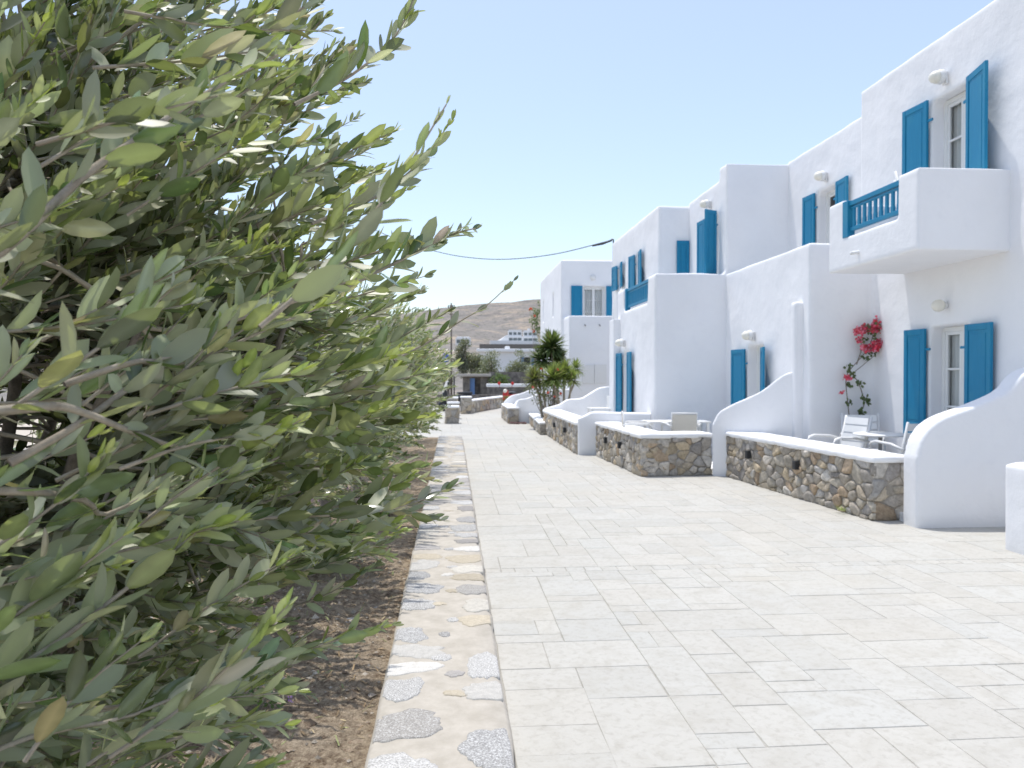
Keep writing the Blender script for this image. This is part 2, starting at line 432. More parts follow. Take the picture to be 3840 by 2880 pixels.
def rubble(mb_s, mb_m, a, b, th, z0, z1, dens, seed, ends=(True, True), back=False, puff=.026):
    """stone wall from a to b; the stones face the side on which the walker's left-hand normal points"""
    a, b = Vector((*a, 0)), Vector((*b, 0)); u = (b-a).normalized(); L = (b-a).length; n = Vector((u.y, -u.x, 0))
    I = .02
    p = [a-n*I+u*I, b-n*I-u*I, b-n*(th-I)-u*I, a-n*(th-I)+u*I]
    mb_m.add([(q.x, q.y, z) for z in (z0-.05, z1) for q in p], [(0, 3, 2, 1), (4, 5, 6, 7), (0, 1, 5, 4), (1, 2, 6, 5), (2, 3, 7, 6), (3, 0, 4, 7)])
    H = z1-z0; zz = Vector((0, 0, 1)); A = a+zz*z0; B = b+zz*z0
    stone_face(mb_s, A-n*I, u, zz, n, L, H, dens, seed, puff=puff)
    if ends[0]: stone_face(mb_s, A-n*th+u*I, n, zz, -u, th, H, dens*.7, seed+1, puff=puff*.7)
    if ends[1]: stone_face(mb_s, B-u*I, -n, zz, u, th, H, dens*.7, seed+2, puff=puff*.7)
    if back: stone_face(mb_s, B-n*(th-I), -u, zz, -n, L, H, dens*.6, seed+3)

# ------------------------------------------------------------------ curb and soil bed
cb = MB(); rnd = random.Random(21)
ysq = list(np.arange(-1.2, 18.41, .12)); n = len(ysq); vs = []
for k, yy in enumerate(ysq):
    wl = .012*noise.noise((yy*2.3, 1, 0))+.01*noise.noise((yy*9, 5, 0)); wr = .02*noise.noise((yy*1.7, 9, 0))+.014*noise.noise((yy*8, 3, 0))
    e = min(1, (18.41-yy)/.35)**.5; xl, xr = -.04-(.29+wl)*max(e, .15), -.04+(.275+wr)*max(e, .15)
    zt = .092+.006*noise.noise((yy*1.2, 0, 4))
    vs += [(xl, yy, -.06), (xl, yy, zt-.018), (xl+.022, yy, zt), (-.15, yy, zt+.002), (0., yy, zt+.001), (.1, yy, zt), (xr-.022, yy, zt-.002), (xr, yy, zt-.022), (xr+.008, yy, -.03)]
fs = [(k*9+i, k*9+i+1, k*9+10+i, k*9+9+i) for k in range(n-1) for i in range(8)]
cb.add(vs, [f[::-1] for f in fs]+[tuple(range(9)), tuple((n-1)*9+i for i in range(8, -1, -1))])
curb = cb.build('curb', M['curbmortar'], smooth=True); tag(curb, kind='structure')
CS = [((.4, .395, .385), .9), ((.38, .37, .355), .8), ((.58, .56, .52), .25), ((.5, .49, .47), .8), ((.5, .44, .34), .2), ((.55, .52, .46), .2), ((.42, .4, .37), .7), ((.54, .53, .51), .7), ((.46, .45, .43), 1.), ((.36, .34, .32), .3)]
cs = MB(); yy = -1.
rnd = random.Random(5)
def blob(cx, cy, ax, ay, rot, col, sp, lim):
    pts = []; ph = [rnd.uniform(0, 6.28) for _ in range(3)]; am = [rnd.uniform(.05, .14), rnd.uniform(.04, .1), rnd.uniform(.02, .06)]; N = 44; sd = rnd.uniform(0, 99)
    for i in range(N):
        t = 2*math.pi*i/N; r = 1+.26*noise.noise((math.cos(t)*2.2+sd, math.sin(t)*2.2, 0))+.14*noise.noise((math.cos(t)*6+sd, math.sin(t)*6, 5))+am[0]*math.sin(2*t+ph[0])+am[1]*math.sin(3*t+ph[1])+am[2]*math.sin(5*t+ph[2])
        c_, s_ = math.cos(t), math.sin(t); e = .85
        x_ = math.copysign(abs(c_)**e, c_)*ax*r; y_ = math.copysign(abs(s_)**e, s_)*ay*r
        X = cx+x_*math.cos(rot)-y_*math.sin(rot); Y = cy+x_*math.sin(rot)+y_*math.cos(rot)
        pts.append((min(max(X, lim[0]), lim[1]), Y))
    q = rnd.uniform(.85, 1.15); c = tuple(min(.85, k*q) for k in col)+(sp,)
    vs = []; z0 = .092+.006*noise.noise((cy*1.2, 0, 4))
    for s_, h in ((1., -.012), (.99, .003), (.9, .0055), (.5, .0065)):
        for X, Y in pts: vs.append((cx+(X-cx)*s_, cy+(Y-cy)*s_, z0+h+(rnd.uniform(-.001, .001) if h > 0 else 0)))
    vs.append((cx, cy, z0+.0065))
    fs = [(r*N+i, r*N+(i+1) % N, (r+1)*N+(i+1) % N, (r+1)*N+i) for r in range(3) for i in range(N)]+[(3*N+i, 3*N+(i+1) % N, 4*N) for i in range(N)]
    cs.add(vs, fs, c)
for side in (0, 1):
    yy = -1.
    while yy < 18.1:
        ay = rnd.uniform(.08, .17); ax = rnd.uniform(.09, .16); yy += ay
        col, sp = rnd.choice(CS)
        if rnd.random() < .92:
            if side: blob(.235-ax*.75, yy, ax, ay, rnd.uniform(-.25, .25), col, sp, (-1, .228))
            else: blob(-.315+ax*.75, yy, ax, ay, rnd.uniform(-.25, .25), col, sp, (-.318, 1))
        yy += ay+rnd.uniform(.03, .13)
yy = -.9
while yy < 18.1:
    if rnd.random() < .7:
        col, sp = rnd.choice(CS); blob(-.04+rnd.uniform(-.05, .05), yy, rnd.uniform(.03, .055), rnd.uniform(.03, .055), rnd.uniform(0, 3), col, sp, (-1, 1))
    yy += rnd.uniform(.2, .45)
cs.build('stone_paving', M['curbstone'], curb, smooth=True, color=True)

def soilz(x, y):
    z = .035+.03*fbm(x, y, 1.1, 3)
    if y < 7: z += .022*noise.noise((x*7, y*7, 1))+.013*noise.noise((x*19, y*19, 2))+.008*noise.noise((x*41, y*41, 6))
    return z - (.02 if x < -.3 else 0)
tag(grid('soil', np.linspace(-3.2, -.3, 95), np.concatenate([np.arange(.2, 6.5, .032), np.arange(6.5, 18.9, .25)]), soilz, M['soil']), kind='structure')
cl = MB(); rnd = random.Random(8)
for _ in range(3600):
    yy = 1.2+rnd.random()**1.6*6; xx = rnd.uniform(-2.4, -.35); s_ = rnd.uniform(.005, .016)*(2. if rnd.random() < .08 else 1)
    z = soilz(xx, yy); q = rnd.uniform(.7, 1.3); c = rnd.choice([(.36, .28, .2), (.27, .2, .14), (.5, .44, .36), (.42, .33, .24)])
    vs = [(xx+s_*rnd.uniform(.6, 1.3)*a, yy+s_*rnd.uniform(.6, 1.3)*b, z+s_*rnd.uniform(.4, 1)*d) for a, b, d in ((1, 0, 0), (0, 1, 0), (-1, 0, 0), (0, -1, 0), (0, 0, 1), (0, 0, -1))]
    cl.add(vs, [(0, 1, 4), (1, 2, 4), (2, 3, 4), (3, 0, 4), (1, 0, 5), (2, 1, 5), (3, 2, 5), (0, 3, 5)], (c[0]*q, c[1]*q, c[2]*q, 1))
for _ in range(1500):
    yy = 1.5+rnd.random()**1.5*5; xx = rnd.uniform(-2.2, -.36); z = soilz(xx, yy)+.004; t = rnd.uniform(0, 3.14); l = rnd.uniform(.02, .06); wd = rnd.uniform(.0015, .006)
    q = rnd.uniform(.7, 1.2); c = rnd.choice([(.5, .4, .24), (.42, .3, .17), (.3, .22, .13), (.33, .36, .16)]); up = rnd.uniform(0, .5)*l
    dx, dy = math.cos(t)*l, math.sin(t)*l; nx, ny = -math.sin(t)*wd, math.cos(t)*wd
    cl.add([(xx-nx, yy-ny, z), (xx+dx*.6-nx, yy+dy*.6-ny, z+up), (xx+dx, yy+dy, z+up*.8), (xx+dx*.6+nx, yy+dy*.6+ny, z+up), (xx+nx, yy+ny, z)], [(0, 1, 2, 3, 4)], (c[0]*q, c[1]*q, c[2]*q, 1))
tag(cl.build('soil_debris', attr_mat('clod', .95, 60, .3), color=True), 'loose clods and dry plant litter lying on the brown planting bed', 'debris', kind='stuff')

# ------------------------------------------------------------------ houses
def shutter(parent, hx, hy, ang, wd, z0, z1, hinge=True):
    """hinge line at hx,hy; the leaf runs along ang in plan"""
    mb = MB(); H = z1-z0; t = .018; st = .065
    mb.box(0, st, -t, t, 0, H).box(wd-st, wd, -t, t, 0, H)
    rails = [0, H*.36, H-.075] if H > 1.2 else [0, H*.45, H-.065]
    for r in rails: mb.box(st, wd-st, -t+.002, t-.002, r, r+.075)
    mb.box(st, wd-st, -.007, .007, 0, H)
    for a, b in zip(rails, rails[1:]): mb.box(st+.03, wd-st-.03, -.012, .012, a+.11, b-.035)
    o = bevel(mb.build('shutter', M['blue'], parent), .004, 1); o.location = (hx, hy, z0); o.rotation_euler = (0, 0, ang)
    if hinge:
        for zz in (H*.12, H*.86):
            hb = MB(); hb.box(-.085, .02, -.012, .006, zz, zz+.03); hb.build('hinge', M['blue'], o)
    return o
def window(parent, face, x0, y0, y1, z0, z1, recess=.16, sashes=2, rows=3, dark=False):
    """face 'x': wall looks towards -X at x0; face 'y': wall looks towards -Y at y0 and x0 is the plane (values y0,y1 then run along X)"""
    e = thing('window', None, None); del_props(e); e.parent = parent
    W = y1-y0; H = z1-z0; fr = MB(); d0, d1 = recess, recess+.06; o = .055
    fr.box(d0, d1, 0, o, 0, H).box(d0, d1, W-o, W, 0, H).box(d0, d1, o, W-o, H-o, H).box(d0, d1, o, W-o, 0, .09)
    iw = (W-2*o)/sashes
    gl = []
    for s_ in range(sashes):
        a = o+s_*iw; b = a+iw; q = .045; e0, e1 = d0+.012, d1-.008
        fr.box(e0, e1, a, a+q, .09, H-o).box(e0, e1, b-q, b, .09, H-o).box(e0-.001, e1+.001, a+q, b-q, H-o-q, H-o).box(e0-.001, e1+.001, a+q, b-q, .09, .09+q*1.6)
        for r in range(1, rows):
            z = .09+(H-o-.09)*r/rows; fr.box(e0+.004, e1-.004, a+q, b-q, z-.014, z+.014)
        gl.append((a+q, b-q))
    f = fr.build('frame', M['whitewood'], e); bevel(f, .004, 1)
    g = MB(); g.add([(d0+.03, gl[0][0], .09), (d0+.03, gl[-1][1], .09), (d0+.03, gl[-1][1], H-o), (d0+.03, gl[0][0], H-o)], [(0, 3, 2, 1)]); g.build('pane', M['glass'], e)
    if not dark:
        c = MB(); N = 40; vs = []
        for i in range(N+1):
            yy = .02+(W-.04)*i/N; xx = d1+.035+.018*math.sin(i*1.15)+.01*math.sin(i*2.7+1)
            vs += [(xx, yy, .03), (xx, yy, H-.06)]
        c.add(vs, [(2*i, 2*i+1, 2*i+3, 2*i+2) for i in range(N)]); c.build('curtain', M['curtain'], e, smooth=True)
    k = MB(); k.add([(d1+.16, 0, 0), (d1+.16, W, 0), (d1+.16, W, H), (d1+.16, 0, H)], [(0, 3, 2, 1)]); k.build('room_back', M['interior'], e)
    if face == 'x': e.location = (x0, y0, z0)
    else: e.location = (y1, x0, z0); e.rotation_euler = (0, 0, R(90))
    return e
def del_props(o):
    for k in ('label', 'category', 'group'):
        if k in o.keys(): del o[k]
def lamp(parent, x, y, z, small=False):
    e = thing('wall_lamp', None, None, (x, y, z)); del_props(e); e.parent = parent
    b = MB()
    e.scale = (.85, .85, .85)
    if small:
        b.lathe([(.05, 0), (.055, .01), (.05, .03)], (0, 0, 0), 16, (-1, 0, 0)); b.build('base', M['whitemetal'], e, True)
        g = MB(); g.lathe([(.045, .03), (.075, .055), (.09, .1), (.082, .15), (.055, .185), (.02, .2)], (0, 0, 0), 18, (-1, 0, 0)); g.build('lamp_shade', M['cream'], e, True)
    else:
        b.box(-.035, .0, -.05, .05, -.11, .07).box(-.12, -.035, -.018, .018, .02, .055); bevel(b.build('base', M['whitemetal'], e), .01)
        b2 = MB(); b2.lathe([(.095, 0), (.105, .015), (.1, .06), (.09, .075)], (-.06, 0, .0), 20, (-1, 0, .0)); b2.build('housing', M['whitemetal'], e, True)
        g = MB(); g.lathe([(.09, .075), (.092, .1), (.08, .14), (.055, .175), (.02, .19)], (-.06, 0, 0), 20, (-1, 0, -.05)); g.build('lamp_shade', M['cream'], e, True)
    return e
def railing(parent, x, y0, y1, z0, z1, n, post=None):
    mb = MB(); mb.box(x-.03, x+.03, y0, y1, z1-.06, z1).box(x-.025, x+.025, y0, y1, z0+.05, z0+.1).box(x-.018, x+.018, y0, y1, z1-.1, z1-.075)
    if post: mb.box(x-.055, x+.045, y1-.13, y1, z0-.02, z1+.012)
    r = bevel(mb.build('railing', M['blue'], parent), .005, 1)
    ye = y1-(.13 if post else 0)
    for i in range(n):
        yy = y0+(ye-y0)*(i+.5)/n; b = MB(); h = z1-.1-(z0+.1)
        b.box(x-.014, x+.014, yy-.028, yy+.028, z0+.1, z0+.1+h*.3).box(x-.014, x+.014, yy-.02, yy+.02, z0+.1+h*.3, z1-.1); b.build('baluster', M['blue'], r)
    return r

# --- near house: tall wing with balcony, recessed wing, ground-floor block with terrace
near = thing('terraced_house', 'two-storey white house with projecting balcony and bougainvillea at its wall', 'house', (0, 0, 0))
adds = [(6.05, 9.5, 3.5, 11.03, -.1, 5.76), (6.3, 9.5, 11.03, 14.1, -.1, 5.56), (5.1, 6.4, 10.66, 14.1, -.1, 3.44)]
subs = [(6.3, 9.2, 3.8, 10.75, 5.4, 6), (6.6, 9.2, 11.3, 14.1, 5.2, 6), (5.3, 6.3, 10.86, 14.1, 2.68, 4),
        (5.9, 6.5, 8.6, 9.33, 3.0, 5.0), (5.9, 6.5, 8.6, 9.34, .12, 2.15), (6.2, 6.75, 12.16, 12.9, 2.7, 4.7), (5.0, 5.55, 12.28, 12.97, .1, 2.05)]
soften(csg(adds, subs).build('wall', M['plaster'], near), .035, 5)
# balcony with hollow floor, opening for the railing in its front parapet
adds = [(5.0, 6.15, 7.94, 9.92, 2.9, 3.79)]
subs = [(5.14, 6.05, 8.08, 9.78, 3.02, 4), (4.9, 5.3, 8.32, 9.52, 3.31, 4)]
bal = soften(csg(adds, subs).build('balcony', M['plaster'], near), .022, 4, .015)
railing(bal, 5.05, 8.31, 9.54, 3.32, 3.75, 9, True)
sp = MB(); sp.tube([(5.03, 9.15, 3.07), (4.9, 9.15, 3.05)], .022, 10); sp.build('drain_spout', M['whitemetal'], bal, True)
fin = MB(); fin.box(4.98, 5.16, 10.86, 11.02, -.05, 2.62); soften(fin.build('buttress', M['plaster'], near), .025, 4, .015)
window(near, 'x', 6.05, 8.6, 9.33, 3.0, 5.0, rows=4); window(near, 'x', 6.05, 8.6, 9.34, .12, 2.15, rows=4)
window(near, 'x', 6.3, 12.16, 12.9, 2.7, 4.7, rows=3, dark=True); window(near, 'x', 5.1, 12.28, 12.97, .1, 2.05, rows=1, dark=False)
D = R(90)
def fl(parent, x, yh, wd, z0, z1, stick=0., sign=1):
    """leaf folded back against a wall that looks to -X; sign +1 runs towards +Y"""
    a = math.asin(min(.99, stick/wd)); shutter(parent, x-.045, yh, (D+a) if sign > 0 else (-D-a), wd, z0, z1)
fl(near, 6.05, 9.34, .47, 3.02, 5.03, .04, 1); fl(near, 6.05, 8.59, .5, 3.02, 5.03, .115, -1)
fl(near, 6.05, 9.36, .4, .14, 2.14, .03, 1); fl(near, 6.05, 8.59, .47, .14, 2.14, .02, -1)
fl(near, 6.3, 12.9, .4, 2.72, 4.7, .02, 1); fl(near, 6.3, 12.15, .42, 2.72, 4.7, .03, -1)
fl(near, 5.1, 12.98, .5, .1, 2.0, .05, 1); fl(near, 5.1, 12.27, .36, .1, 2.0, .1, -1)
lamp(near, 6.04, 9.03, 5.2); lamp(near, 6.29, 12.55, 4.9); lamp(near, 5.09, 12.66, 2.22); lamp(near, 6.04, 9.01, 2.4, True)

# --- middle house
mid = thing('terraced_house', 'white house with stepped roof parapet and plain shaded side wall next to the balcony house', 'house')
adds = [(5.1, 9.5, 14.03, 14.42, -.1, 5.5), (5.1, 9.5, 14.3, 16.36, -.1, 5.27), (3.75, 5.3, 14.03, 17.3, -.1, 3.44)]
subs = [(5.4, 9.2, 14.42, 16.1, 4.9, 6), (3.95, 5.1, 14.23, 17.1, 2.68, 4), (3.6, 4.2, 14.62, 16.64, 2.95, 4), (5.0, 5.5, 14.5, 15.1, 2.7, 4.7), (3.6, 4.1, 16.1, 16.67, .1, 2.04)]
soften(csg(adds, subs).build('wall', M['plaster'], mid), .035, 5)
fin = MB(); fin.box(3.6, 3.85, 17.0, 17.45, -.05, 2.8); soften(fin.build('buttress', M['plaster'], mid), .025, 4, .015)
railing(mid, 3.83, 14.6, 16.66, 2.96, 3.42, 14, True)
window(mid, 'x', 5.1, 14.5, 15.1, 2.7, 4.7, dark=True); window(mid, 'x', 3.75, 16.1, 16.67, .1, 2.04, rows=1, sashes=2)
shutter(mid, 5.06, 14.46, math.atan2(-.15, -.27), .31, 2.72, 4.7); fl(mid, 5.1, 15.1, .42, 2.72, 4.68, .02, 1)
fl(mid, 3.75, 16.68, .34, .1, 2.03, .04, 1); fl(mid, 3.75, 16.09, .45, .1, 2.03, .03, -1)
lamp(mid, 5.09, 14.9, 4.93); lamp(mid, 3.74, 16.5, 2.25)

# --- third house
third = thing('terraced_house', 'white house with two small upper shuttered windows where the overhead cable is fixed', 'house')
adds = [(4.43, 9.5, 16.29, 21.16, -.1, 5.2)]
subs = [(4.7, 9.2, 16.6, 20.9, 4.95, 6), (4.3, 4.8, 19.89, 20.27, 3.83, 4.46), (4.3, 4.8, 17.9, 18.3, 2.6, 4.45), (4.3, 4.8, 19.3, 19.9, .1, 2.05)]
soften(csg(adds, subs).build('wall', M['plaster'], third), .04, 5)
window(third, 'x', 4.43, 19.89, 20.27, 3.83, 4.46, rows=2, sashes=1); window(third, 'x', 4.43, 17.9, 18.3, 2.6, 4.45, rows=3, sashes=1); window(third, 'x', 4.43, 19.3, 19.9, .1, 2.05)
fl(third, 4.43, 20.28, .4, 3.82, 4.46, .05, 1); fl(third, 4.43, 19.88, .4, 3.82, 4.46, .05, -1)
fl(third, 4.43, 18.31, .38, 2.62, 4.45, .05, 1); fl(third, 4.43, 17.89, .42, 2.62, 4.45, .05, -1)
shutter(third, 4.82, 16.255, 0, .27, 2.6, 4.44, False)
fl(third, 4.43, 19.91, .4, .1, 2.0, .1, 1)
bk = MB(); bk.tube([(4.45, 21.05, 5.2), (4.45, 21.05, 5.3), (4.41, 21.09, 5.32)], .02, 6); bk.build('cable_bracket', M['darkmetal'], third)

# --- end house
far = thing('terraced_house', 'white house behind the yuccas with blue shutters beside a wide four-pane window', 'house')
adds = [(3.65, 8.5, 25.7, 31.8, -.1, 5.43), (3.74, 8.5, 24.5, 25.9, -.1, 3.46)]
subs = [(3.95, 8.2, 26.0, 31.5, 5.1, 6), (3.94, 8.3, 24.7, 25.7, 2.7, 4), (4.38, 5.17, 25.6, 26.1, 2.8, 4.54), (3.5, 3.85, 27.6, 27.95, 3.65, 4.55), (3.5, 3.85, 30.6, 30.9, 3.65, 4.55)]
soften(csg(adds, subs).build('wall', M['plaster'], far), .05, 5)
window(far, 'y', 25.7, 4.38, 5.17, 2.8, 4.54, .12, rows=4)
shutter(far, 4.37, 25.66, R(180), .38, 2.8, 4.55, False); shutter(far, 5.18, 25.66, 0, .4, 2.8, 4.55, False)
mbx = MB(); mbx.box(4.17, 4.55, 24.475, 24.52, 1.27, 1.87); bevel(mbx.build('meter_door', M['whitemetal'], far), .006)
mbx = MB(); mbx.box(4.575, 4.96, 24.475, 24.52, 1.27, 1.89).box(4.7, 4.8, 24.468, 24.474, 1.6, 1.66); bevel(mbx.build('meter_door', M['whitemetal'], far), .006)
for xx in (4.25, 4.73):
    s_ = MB(); s_.tube([(xx, 24.52, 3.17), (xx, 24.4, 3.13)], .022, 8); s_.build('drain_spout', M['greymetal'], far, True)
s_ = MB(); s_.lathe([(.1, 0), (.1, .03), (.07, .06)], (4.73, 25.69, 4.84), 16, (0, -1, 0)); s_.build('wall_lamp', M['whitemetal'], far, True)

# ------------------------------------------------------------------ patio walls
def smoothline(pts, n=10):
    """Catmull-Rom through points"""
    pts = [Vector(p) for p in pts]; P = [pts[0]*2-pts[1]]+pts+[pts[-1]*2-pts[-2]]; out = []
    for i in range(1, len(P)-2):
        for k in range(n):
            t = k/n; a, b, c, d = P[i-1], P[i], P[i+1], P[i+2]
            out.append(.5*((2*b)+(c-a)*t+(2*a-5*b+4*c-d)*t*t+(3*b-a-3*c+d)*t**3))
    out.append(pts[-1]); return out
def ribbon(mb, pts, th, z0=-.08):
    """upright wall whose top follows pts"""
    L = smoothline(pts); vs = []
    for i, p in enumerate(L):
        d = L[min(i+1, len(L)-1)]-L[max(i-1, 0)]; d.z = 0; d.normalize(); n = Vector((d.y, -d.x, 0))*th/2
        for s_, z in ((1, z0), (1, p.z), (-1, p.z), (-1, z0)): vs.append((p.x+n.x*s_, p.y+n.y*s_, z))
    fs = [(4*i+a, 4*i+4+a, 4*i+4+(a+1) % 4, 4*i+(a+1) % 4) for i in range(len(L)-1) for a in range(4)]
    m = len(L)-1
    mb.add(vs, [f[::-1] for f in fs]+[(0, 1, 2, 3)[::1], (4*m+3, 4*m+2, 4*m+1, 4*m)]); return mb
def cap(mb, a, b, th, z0, z1, over=.02, seed=0):
    a, b = Vector((*a, 0)), Vector((*b, 0)); u = (b-a).normalized(); n = Vector((u.y, -u.x, 0)); L = (b-a).length; N = max(2, int(L/.08)); vs = []
    for i in range(N+1):
        p = a+u*(L*i/N+(-over if i == 0 else over if i == N else 0))
        o1 = over+.012*noise.noise((i*.4, seed, 0)); lo = z0+.022*noise.noise((i*.45, seed, 7)); hi = z1+.008*noise.noise((i*.25, seed, 3))
        for q, z in ((o1, lo), (o1, hi), (-th-over, hi), (-th-over, z0)): vs.append((p.x+n.x*q, p.y+n.y*q, z))
    fs = [(4*i+k, 4*i+4+k, 4*i+4+(k+1) % 4, 4*i+(k+1) % 4) for i in range(N) for k in range(4)]
    mb.add(vs, [f[::-1] for f in fs]+[(0, 1, 2, 3), (4*N+3, 4*N+2, 4*N+1, 4*N)]); return mb
def stonewall(name, label, runs, ztop, dens, seed, capth=.075, th=.45, puff=.026, lights=(), ends=(True, True), vox=.02):
    e = thing(name, label, 'wall'); s_, m_, c_ = MB(), MB(), MB()
    for k, (a, b) in enumerate(runs):
        rubble(s_, m_, a, b, th, 0, ztop-capth+.01, dens, seed+k*10, ends, puff=puff)
        cap(c_, a, b, th, ztop-capth, ztop, seed=seed+k)
    m_.build('mortar_core', M['mortar'], e); s_.build('stone_cladding', M['stone'], e, True, True)
    soften(c_.build('coping', M['coping'], e), vox, 3, .0)
    for x, y, z, rz in lights:
        l = MB(); l.box(-.045, .02, -.035, .035, -.055, .055); b = bevel(l.build('step_light', M['darkmetal'], e), .006); b.location = (x, y, z); b.rotation_euler = (0, 0, rz)
    return e
def whitewall(name, label, pts, th=.22, vox=.022, it=5):
    mb = ribbon(MB(), pts, th); return tag(soften(mb.build(name, M['plaster']), vox, it, .015), label, 'wall')
# walls run towards the camera so that their stones face the path
W1a, W1b = (4.16, 11.42), (4.44, 7.8)
def on(a, b, t, z, rz=None): return (a[0]+(b[0]-a[0])*t-.02, a[1]+(b[1]-a[1])*t, z, math.atan2(b[1]-a[1], b[0]-a[0])+R(90))
stonewall('patio_wall', 'low rubble stone wall with white coping in front of the round table', [(W1a, W1b)], .69, 55, 100, lights=[on(W1a, W1b, .22, .42), on(W1a, W1b, .58, .42)])
whitewall('garden_wall', 'white wave-topped wall ending the patio of the round table, swelling out at its foot', [(4.68, 7.54, .71), (4.75, 7.54, .93), (4.93, 7.54, 1.1), (5.3, 7.54, 1.235), (5.64, 7.54, 1.38), (5.84, 7.54, 1.57), (6.1, 7.54, 1.66), (6.4, 7.54, 1.68)], .24)
whitewall('garden_wall', 'white wave-topped wall rising from a slim front pillar between the two stone walls', [(4.02, 11.62, .8), (4.12, 11.58, .98), (4.3, 11.5, 1.1), (4.66, 11.3, 1.3), (4.98, 11.08, 1.58), (5.3, 10.9, 1.63)], .24)
W2a, W2c, W2b = (2.74, 14.55), (2.86, 11.5), (4.0, 11.6)
stonewall('patio_wall', 'angled rubble stone wall with white coping around the patio of the beige chairs', [(W2a, W2c), (W2c, W2b)], .655, 55, 200, lights=[on(W2a, W2c, .3, .38), on(W2a, W2c, .62, .38)])
whitewall('garden_wall', 'white level-topped wall behind the stone corner, stepping down to a short front pillar', [(2.44, 14.86, .7), (2.6, 14.84, .77), (2.74, 14.82, .83), (3.2, 14.7, .83), (3.8, 14.4, .82)], .26)
W3a, W3b = (2.42, 20.42), (2.41, 14.82)
stonewall('patio_wall', 'long rubble stone wall with broad white coping beside the low planter', [(W3a, W3b)], .635, 45, 300, lights=[on(W3a, W3b, .45, .38), on(W3a, W3b, .75, .38)])
whitewall('garden_wall', 'white double-wave wall running up to the house behind the white bench', [(2.45, 20.4, .66), (2.85, 20.4, .77), (3.08, 20.4, .9), (3.44, 20.4, .93), (3.66, 20.4, 1.05), (3.96, 20.4, 1.21), (4.33, 20.4, 1.24), (4.5, 20.4, 1.24)], .24, .03)
stonewall('planter_wall', 'knee-high grey stone planter edge with white top next to the coiled hose', [((2.47, 25.1), (2.25, 19.75))], .33, 30, 400, .06, .3, puff=.018, vox=.03)
stonewall('patio_wall', 'short stone wall end with white coping beyond the coiled hose', [((1.78, 27.7), (1.77, 24.4))], .53, 32, 500, .07, .35, vox=.03)
whitewall('garden_wall', 'white curved wall directly behind the coiled hose', [(1.95, 24.55, .5), (2.06, 24.6, .7), (2.16, 24.6, .77), (2.39, 24.6, .8), (2.75, 24.6, .95), (3.1, 24.6, 1.05), (3.8, 24.6, 1.1)], .2, .03)
whitewall('garden_wall', 'white curved wall second behind the coiled hose, under the red scooter', [(1.85, 27.6, .58), (2.1, 27.6, .8), (2.5, 27.6, .9), (3.02, 27.6, 1.09), (3.7, 27.6, 1.15)], .2, .03)
whitewall('gate_post', 'plain white post at the edge of the frame beside the paved path', [(4.9, 6.32, .76), (5.1, 6.32, .78), (5.6, 6.3, .8)], .3)
stonewall('boundary_wall', 'brown stone boundary wall with white coping closing the end of the path', [((.77, 31.1), (2.6, 37.3))], .54, 22, 600, .08, .35, vox=.035)
def pillar(label, x, y, wx, wy, z, seed):
    e = thing('stone_pillar', label, 'pillar', group=None); s_, m_, c_ = MB(), MB(), MB()
    rubble(s_, m_, (x, y+wy), (x, y), wx, 0, z-.06, 40, seed, back=True); m_.build('mortar_core', M['mortar'], e); s_.build('stone_cladding', M['stone'], e, True, True)
    cap(c_, (x, y+wy), (x, y), wx, z-.07, z, .03, seed); soften(c_.build('coping', M['coping'], e), .025, 4, 0)
pillar('grey stone pillar with white cap at the end of the olive hedge', -.22, 24.5, .42, .5, .57, 700)
pillar('brown stone pillar with white cap second behind the olive hedge end', -.16, 27.1, .4, .5, .6, 710)
pillar('brown stone pillar with white cap in front of the dark scooter', -.2, 29.3, .4, .5, .71, 720)
pillar('brown stone pillar with white cap where the boundary wall starts', .34, 30.6, .42, .5, .7, 730)
pt = MB(); pt.box(4.75, 6.1, 7.75, 11.2, -.02, .09).box(3.1, 5.15, 11.95, 14.4, -.02, .06).box(2.7, 4.45, 15.0, 20.3, -.02, .06)
tag(pt.build('patio_floor', M['slab'], color=True), kind='structure')

# ------------------------------------------------------------------ patio furniture
def slat_chair(label, loc, rz, group='white slatted armchairs'):
    t = thing('armchair', label, 'chair', loc, rz, group)
    # faces -X
    s_ = MB()
    for i in range(6): s_.box(-.24+i*.08, -.18+i*.08, -.22, .22, .43, .45)
    bevel(s_.build('seat', M['whitemetal'], t), .004, 1)
    b = MB()
    for i in range(4):
        z = .5+i*.105; x = .22+(z-.45)*.22; b.add([(x-.008+dx, yy, z+dz) for dx, dz in ((0, 0), (.018, .085), (.036, .085), (.018, 0)) for yy in (-.21, .21)], [(0, 1, 3, 2), (2, 3, 5, 4), (4, 5, 7, 6), (6, 7, 1, 0), (0, 2, 4, 6), (1, 7, 5, 3)])
    b.build('backrest', M['whitemetal'], t)
    for sy in (-1, 1):
        y = .25*sy; a = MB(); a.tube([(-.24, y, 0), (-.26, y, .58), (-.23, y, .645), (-.15, y, .665), (.1, y, .65), (.29, y, .6)], .017, 8); a.build('arm', M['whitemetal'], t, True)
        l = MB(); l.tube([(.3, y*.92, 0), (.22, y*.92, .44), (.34, y*.92, .92)], .016, 8); l.build('leg', M['whitemetal'], t, True)
    return t
c0 = slat_chair('white slatted metal armchair behind the round table with its arm over the stone wall', (4.98, 9.62, .09), R(12))
c1 = copy_tree(c0); c1.location = (5.34, 8.75, .09); c1.rotation_euler = (0, 0, R(-80)); c1['label'] = 'white slatted armchair mostly hidden by the wave-topped end wall'
c2 = copy_tree(c0); c2.location = (5.55, 10.05, .09); c2.rotation_euler = (0, 0, R(65)); c2['label'] = 'white slatted armchair between the bougainvillea and the round table'
